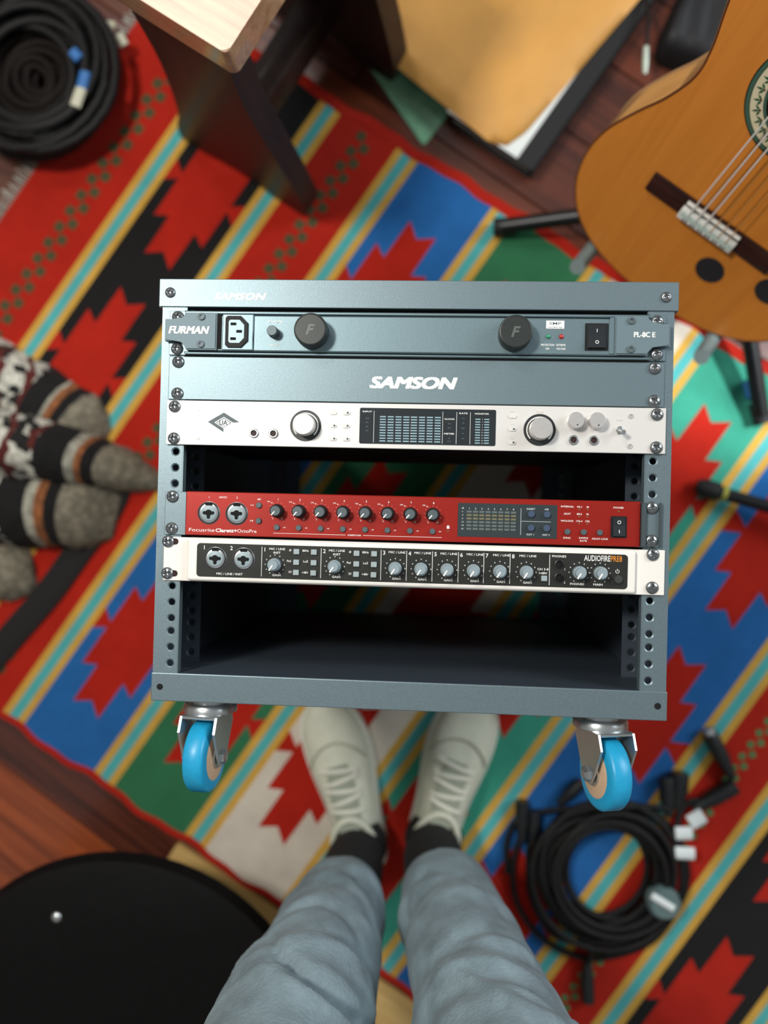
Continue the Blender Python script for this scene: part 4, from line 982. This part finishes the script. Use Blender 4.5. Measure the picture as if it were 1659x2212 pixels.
# ------------------------------------------------------------------ patterned blanket
def knit(name, base, dots=None, zig=None):
    m = bpy.data.materials.new(name); m.use_nodes = True; nt = m.node_tree; b = nt.nodes['Principled BSDF']; b.inputs['Roughness'].default_value = .95
    tc = nt.nodes.new('ShaderNodeTexCoord'); v = nt.nodes.new('ShaderNodeTexVoronoi'); v.inputs['Scale'].default_value = 75
    nt.links.new(tc.outputs['Object'], v.inputs['Vector'])
    r = nt.nodes.new('ShaderNodeValToRGB'); c = lin(base)
    r.color_ramp.elements[0].color = tuple(x * 1.15 for x in c[:3]) + (1,); r.color_ramp.elements[1].color = tuple(x * .55 for x in c[:3]) + (1,); r.color_ramp.elements[1].position = .75
    nt.links.new(v.outputs['Distance'], r.inputs['Fac']); out = r.outputs['Color']
    if dots:
        v2 = nt.nodes.new('ShaderNodeTexVoronoi'); v2.inputs['Scale'].default_value = 62; nt.links.new(tc.outputs['Object'], v2.inputs['Vector'])
        mx = nt.nodes.new('ShaderNodeMix'); mx.data_type = 'RGBA'; sp = nt.nodes.new('ShaderNodeSeparateColor'); nt.links.new(v2.outputs['Color'], sp.inputs[0])
        gtn = nt.nodes.new('ShaderNodeMath'); gtn.operation = 'GREATER_THAN'; gtn.inputs[1].default_value = .64; nt.links.new(sp.outputs[0], gtn.inputs[0])
        nt.links.new(gtn.outputs[0], mx.inputs[0]); nt.links.new(out, mx.inputs[6]); mx.inputs[7].default_value = lin(dots); out = mx.outputs[2]
    if zig:
        wv_ = nt.nodes.new('ShaderNodeTexWave'); wv_.inputs['Scale'].default_value = 6.5; wv_.inputs['Distortion'].default_value = 5; wv_.inputs['Detail Scale'].default_value = 2.5
        nt.links.new(tc.outputs['Object'], wv_.inputs['Vector']); gtn = nt.nodes.new('ShaderNodeMath'); gtn.operation = 'GREATER_THAN'; gtn.inputs[1].default_value = .82; nt.links.new(wv_.outputs['Fac'], gtn.inputs[0])
        mx = nt.nodes.new('ShaderNodeMix'); mx.data_type = 'RGBA'; nt.links.new(gtn.outputs[0], mx.inputs[0]); nt.links.new(out, mx.inputs[6]); mx.inputs[7].default_value = lin(zig); out = mx.outputs[2]
    nt.links.new(out, b.inputs['Base Color'])
    bp = nt.nodes.new('ShaderNodeBump'); bp.inputs['Strength'].default_value = .5; bp.inputs['Distance'].default_value = .003; nt.links.new(v.outputs['Distance'], bp.inputs['Height']); nt.links.new(bp.outputs['Normal'], b.inputs['Normal'])
    return m
KM = [knit('knit_pattern', 'D2D0C2', '161614', '521A14'), knit('knit_black', '0E0D0D'), knit('knit_white', 'ADAA9A'), knit('knit_orange', '9A5E34'), knit('knit_grey', '8B8472')]
bkt = B()
def lobe(pts, rad, hz, bands, n=22, k=7):
    """half-buried soft fold: pts (x,y), radius list, height factor; bands = [(distance from tip, material)]"""
    P = catmull([(x, y, 0) for x, y in pts], k); Rr = [v.x for v in catmull([(r, 0, 0) for r in rad], k)]; Hh = [v.x for v in catmull([(h, 0, 0) for h in hz], k)]
    tot = [0]
    for a, b in zip(P[:-1], P[1:]): tot.append(tot[-1] + (b - a).length)
    rings = []
    for i, p in enumerate(P):
        t = (P[min(i + 1, len(P) - 1)] - P[max(i - 1, 0)]).normalized(); s = Vector((-t.y, t.x, 0))
        rings.append([bkt.verts.new(p + s * Rr[i] * math.cos(PI * 2 * j / n) * (1 + .05 * math.sin(3 * j + i * .5)) + Vector((0, 0, max(.001, Hh[i] * math.sin(PI * 2 * j / n)) + (.002 if math.sin(PI * 2 * j / n) > 0 else 0)))) for j in range(n)])
    for i in range(len(P) - 1):
        d = tot[-1] - (tot[i] + tot[i + 1]) / 2
        mi = next((m for lim, m in bands if d < lim), 0)
        for j in range(n):
            f = bkt.faces.new((rings[i][j], rings[i][(j + 1) % n], rings[i + 1][(j + 1) % n], rings[i + 1][j])); f.material_index = mi
    f = bkt.faces.new(rings[-1]); f.material_index = bands[0][1]; bkt.faces.new(rings[0][::-1])
lobe([(-.88, .225), (-.77, .205), (-.69, .175), (-.615, .137), (-.57, .108), (-.543, .093)], [.09, .075, .066, .062, .056, .030], [.08, .07, .06, .052, .038, .006], [(.062, 4), (.078, 1), (.088, 3), (.098, 2), (.135, 1), (9, 0)], k=12)
lobe([(-.86, .075), (-.74, .088), (-.66, .080), (-.585, .066), (-.53, .054), (-.48, .040), (-.432, .024)], [.07, .066, .062, .055, .042, .030, .008], [.12, .13, .125, .105, .08, .05, .006], [(.098, 4), (.115, 1), (.125, 3), (.137, 2), (.182, 1), (9, 0)], k=12)
lobe([(-.86, -.04), (-.74, -.022), (-.66, -.018), (-.60, -.020), (-.55, -.026), (-.513, -.034)], [.075, .070, .068, .066, .060, .036], [.10, .10, .095, .08, .055, .008], [(.076, 4), (.094, 1), (.105, 3), (.120, 2), (.163, 1), (9, 0)], k=12)
lobe([(-.86, -.06), (-.78, -.09), (-.72, -.12), (-.69, -.155), (-.68, -.175)], [.08, .075, .062, .045, .02], [.05, .05, .045, .03, .006], [(9, 4)], k=8)
blk = obj('blanket', mesh(bkt, 'blanket', 70), KM, None, (0, 0, .0046)); tag(blk, 'rumpled grey wool blanket with black, orange and dark red knitted bands', 'blanket')
sp_ = B(); P = catmull([(-.50, .055, .004), (-.53, -.02, .004), (-.575, -.085, .004), (-.63, -.165, .004), (-.705, -.255, .004), (-.80, -.37, .004)], 8)
tube(sp_, P, .024, 10, flat=.12); tag(obj('strap', mesh(sp_, 'strap', 50), mat('strap_black', '100E0D', .85, 0, (150, .3)), None, (0, 0, .0048)), 'flat black webbing strap running out from under the blanket', 'strap')

# ------------------------------------------------------------------ pouf and board by the person's feet
pf = thing('stool', 'low round black stool with a small metal stud in its seat', 'stool', (-.412, -.815, .0125))
M_leath = mat('black_leather', '090808', .7, 0, (60, .2), (90, .2, .002), spec=.15)
pb_ = B(); lathe(pb_, [(.12, .150), (.25, .156), (.285, .168), (.299, .185), (.292, .203), (.27, .210), (.20, .214), (.10, .216), (.02, .216)], 64); obj('seat', mesh(pb_, 'seat', 50), M_leath, pf)
obj('base', mesh(lathe(B(), [(.17, 0), (.175, .012), (.06, .03), (.045, .06), (.045, .150)], 40), 'base', 40), M_matte, pf)
sd_ = B(); lathe(sd_, [(.008, 0), (.008, .003), (.005, .006), (.001, .007)], 20, (-.086, .212, .2085)); obj('stud', mesh(sd_, 'stud', 60), M_chrome, pf)
bdm = wood('pale_board_wood', 'C9A768', 'B08D52', .5, .1, (2, 20, 20), 3.)
bd = B(); prism(bd, rrect(0, .95, -.30, 0, .004, 3), 0, .012)
bdo = obj('board', bd, bdm); bang = math.atan2(-math.cos(th), math.sin(th)) + .05
p0 = RU * -.002 + RV * (-.700); bdo.location = (p0.x, p0.y, .0003); bdo.rotation_euler = (0, 0, bang)
tag(bdo, 'pale wooden board on the floor along the edge of the rug', 'board')

# ------------------------------------------------------------------ the person (legs)
pe_ = thing('person', 'person standing in grey-blue jeans, black socks and cream sneakers', 'person', (-.02, -.53, .0047))
def pl3(x, y, z): return Vector((x + .02, y + .53, z - .0047))
def leg_rings(sx):
    L_ = ([(.245, -.0882, -.543, .0575), (.255, -.087, -.541, .056), (.27, -.089, -.545, .061), (.36, -.095, -.553, .0695), (.43, -.102, -.557, .0765), (.50, -.108, -.562, .084), (.60, -.112, -.570, .087), (.72, -.11, -.585, .094), (.84, -.10, -.605, .102)] if sx < 0 else
          [(.228, .0535, -.536, .0610), (.242, .056, -.538, .0635), (.27, .060, -.540, .066), (.36, .0755, -.550, .0715), (.43, .089, -.556, .0765), (.50, .099, -.561, .0825), (.60, .104, -.570, .087), (.72, .10, -.585, .094), (.84, .09, -.605, .102)])
    return L_
jb = B()
for sx in (-1, 1):
    K = [Vector((x, y, z)) for z, x, y, r in leg_rings(sx)]; Rr = [r for *_, r in leg_rings(sx)]
    C_ = catmull(K, 20); RR = [v.x for v in catmull([(r, 0, 0) for r in Rr], 20)]
    n = 72; rings = []
    cr = random.Random(21 + sx); creases = [(.215 + cr.random() ** .8 * .36, PI / 2 + (cr.random() - .5) * 3.2, (cr.random() - .5) * .22, .005 + cr.random() * .012, (cr.random() - .45) * .013, 3 + cr.random() * 9) for _ in range(26)] + ([(.40, .95, .16, .010, -.017, 6), (.455, 1.1, .12, .012, .010, 7), (.36, 2.0, -.05, .012, .007, 3)] if sx < 0 else [(.38, 1.2, .20, .012, .008, 8), (.44, 2.2, -.16, .010, -.008, 8)])
    for i, c in enumerate(C_):
        ring_ = []
        for j in range(n):
            a = 2 * PI * j / n; z = c.z
            front = max(0, math.sin(a))          # +y faces the camera side
            wr = sum(am * math.exp(-(((z - z0 - sl * math.cos(a - a0 + 0)) / wd) ** 2)) * max(0, math.cos((a - a0) * .5)) ** pw for z0, a0, sl, wd, am, pw in creases)
            r = RR[i] + wr
            ring_.append(jb.verts.new(pl3(c.x + r * math.cos(a), c.y + r * 1.03 * math.sin(a), z)))
        rings.append(ring_)
    for a, b in zip(rings[:-1], rings[1:]):
        for j in range(n): jb.faces.new((a[j], a[(j + 1) % n], b[(j + 1) % n], b[j]))
    jb.faces.new(rings[0][::-1]); jb.faces.new(rings[-1])
# hips
rings = []
for z, rx, ry in ((.78, .12, .085), (.84, .175, .11), (.92, .185, .12), (1.0, .175, .115), (1.05, .165, .11)):
    rings.append([jb.verts.new(pl3(-.005 + rx * math.cos(2 * PI * j / 40), -.61 + ry * math.sin(2 * PI * j / 40), z)) for j in range(40)])
for a, b in zip(rings[:-1], rings[1:]):
    for j in range(40): jb.faces.new((a[j], a[(j + 1) % 40], b[(j + 1) % 40], b[j]))
jb.faces.new(rings[0][::-1]); jb.faces.new(rings[-1])
M_jean = mat('washed_denim', '76888F', .9, 0, (30, .24), (260, .6, .002), sheen=.1)
je = obj('jeans', mesh(jb, 'jeans', 70), M_jean, pe_)
rm = je.modifiers.new('fuse', 'REMESH'); rm.mode = 'VOXEL'; rm.voxel_size = .0034; rm.use_smooth_shade = True
smo = je.modifiers.new('smooth', 'SMOOTH'); smo.factor = .5; smo.iterations = 2
M_sock = mat('black_sock', '0F0E10', .9, 0, (200, .3))
for sx in (-1, 1):
    ax, ay = ((-.083, -.548) if sx < 0 else (.037, -.533))
    s_ = tube(B(), catmull([pl3(ax, ay, .05), pl3(ax, ay, .09), pl3(ax, ay + .002, .14), pl3(ax + (-.004 if sx < 0 else .018), ay, .29)], 5), [.041 + .009 * abs(i - 6) / 9 for i in range(16)], 24)
    obj('sock', mesh(s_, 'sock', 60), M_sock, pe_)
M_shoe = mat('cream_canvas', 'C6C7B4', .75, 0, (35, .08), (300, .4, .001)); M_sole = mat('off_white_rubber', 'D2D3C6', .6); M_lace = mat('lace_cream', 'D8D6C6', .8)
def shoe(heel, ang, sx):
    c = heel; Mx = Matrix.Translation(pl3(c[0], c[1], .0047)) @ Matrix.Rotation(ang - PI / 2, 4, 'Z')
    sec = [(.0, .026, .060), (.012, .034, .074), (.04, .038, .080), (.075, .038, .080), (.10, .039, .083), (.125, .042, .080), (.15, .046, .073), (.18, .0495, .064), (.21, .0505, .055), (.24, .047, .048), (.265, .037, .042), (.282, .022, .036), (.29, .008, .030)]
    cv = lambda y: .006 * math.sin(PI * min(1, y / .29)) * sx       # slight inward curve
    bm = B(); n = 24; rings = []
    Y = [v for v in catmull([(y, w_, h) for y, w_, h in sec], 3)]
    for v in Y:
        y, w_, h = v; ring_ = []
        for j in range(n):
            a = 2 * PI * j / n; cx, sn = math.cos(a), math.sin(a)
            x = w_ * math.copysign(abs(cx) ** .75, cx); z = .018 + (h - .018) * (abs(sn) ** .8) * (1 if sn > 0 else 0)
            if sn <= 0: z = .016
            ring_.append(bm.verts.new(Mx @ Vector((x + cv(y), y, z))))
        rings.append(ring_)
    for a, b in zip(rings[:-1], rings[1:]):
        for j in range(n): bm.faces.new((a[j], a[(j + 1) % n], b[(j + 1) % n], b[j]))
    bm.faces.new(rings[0][::-1]); bm.faces.new(rings[-1])
    so = obj('shoe', mesh(bm, 'shoe', 60), M_shoe, pe_)
    bm = B(); L_ = [(cv(v[0]) + (v[1] + .004), v[0]) for v in Y] + [(cv(v[0]) - (v[1] + .004), v[0]) for v in reversed(Y)]
    prism(bm, L_, 0, .022, M=Mx); obj('sole', bm, M_sole, so)
    hz = lambda y: next((a[2] + (b[2] - a[2]) * (y - a[0]) / (b[0] - a[0]) for a, b in zip(sec[:-1], sec[1:]) if a[0] <= y <= b[0]), .05)
    wz = lambda y: next((a[1] + (b[1] - a[1]) * (y - a[0]) / (b[0] - a[0]) for a, b in zip(sec[:-1], sec[1:]) if a[0] <= y <= b[0]), .05)
    # tongue, collar, toe seam and laces
    tg_ = tube(B(), [Mx @ Vector((cv(y), y, hz(y) + .0015 + (.010 if y < .10 else 0))) for y in (.088, .10, .13, .16, .185)], [.016, .02, .021, .021, .016], 12, flat=.22); obj('tongue', mesh(tg_, 'tongue', 60), mat('tongue_grey', '8E9484', .85), so)
    for i in range(5):
        y = .118 + i * .015; s0 = .55
        pts = [Mx @ Vector((cv(y) + k * wz(y) * .60, y + .004 * (1 if i % 2 else -1) * k, .018 + (hz(y) - .018) * (max(0, 1 - abs(k * .60) ** 2.2)) ** .42 + .0075)) for k in (-1, -.5, 0, .5, 1)]
        obj('lace', mesh(tube(B(), catmull(pts, 4), .0036, 8, flat=.6), 'lace', 60), M_lace, so)
    pts = [Mx @ Vector((cv(y_) + k * wz(y_) * .93, y_, .018 + (hz(y_) - .018) * (max(0, 1 - abs(k * .93) ** 2.67)) ** .3 + .0012)) for k, y_ in ((-1, .185), (-.8, .20), (-.4, .214), (0, .218), (.4, .214), (.8, .20), (1, .185))]
    obj('toe_seam', mesh(tube(B(), catmull(pts, 4), .0014, 6), 'seam', 60), mat('seam_grey', '9A9A86', .8), so)
    pts = [Mx @ Vector((cv(.05) + .034 * math.cos(a), .055 + .052 * math.sin(a), .080 + .010 * math.sin(a))) for a in [2 * PI * i / 24 for i in range(24)]]
    obj('collar', mesh(tube(B(), pts, .0055, 10, True), 'collar', 60), M_shoe, so)
shoe((-.072, -.598), math.radians(106.5), 1); shoe((.026, -.583), math.radians(74), -1)

# ------------------------------------------------------------------ room walls, out of view
for nm_, c_, s_ in (('wall_north', (0, 3.5, 1.3), (7, .1, 2.7)), ('wall_south', (0, -3.5, 1.3), (7, .1, 2.7)), ('wall_east', (3.5, 0, 1.3), (.1, 7, 2.7)), ('wall_west', (-3.5, 0, 1.3), (.1, 7, 2.7))):
    tag(obj(nm_, box(B(), c_, s_), mat('wall_paint', 'C9C3B8', .85, 0, (3, .04))), 'plain off-white painted wall', None, None, 'structure')
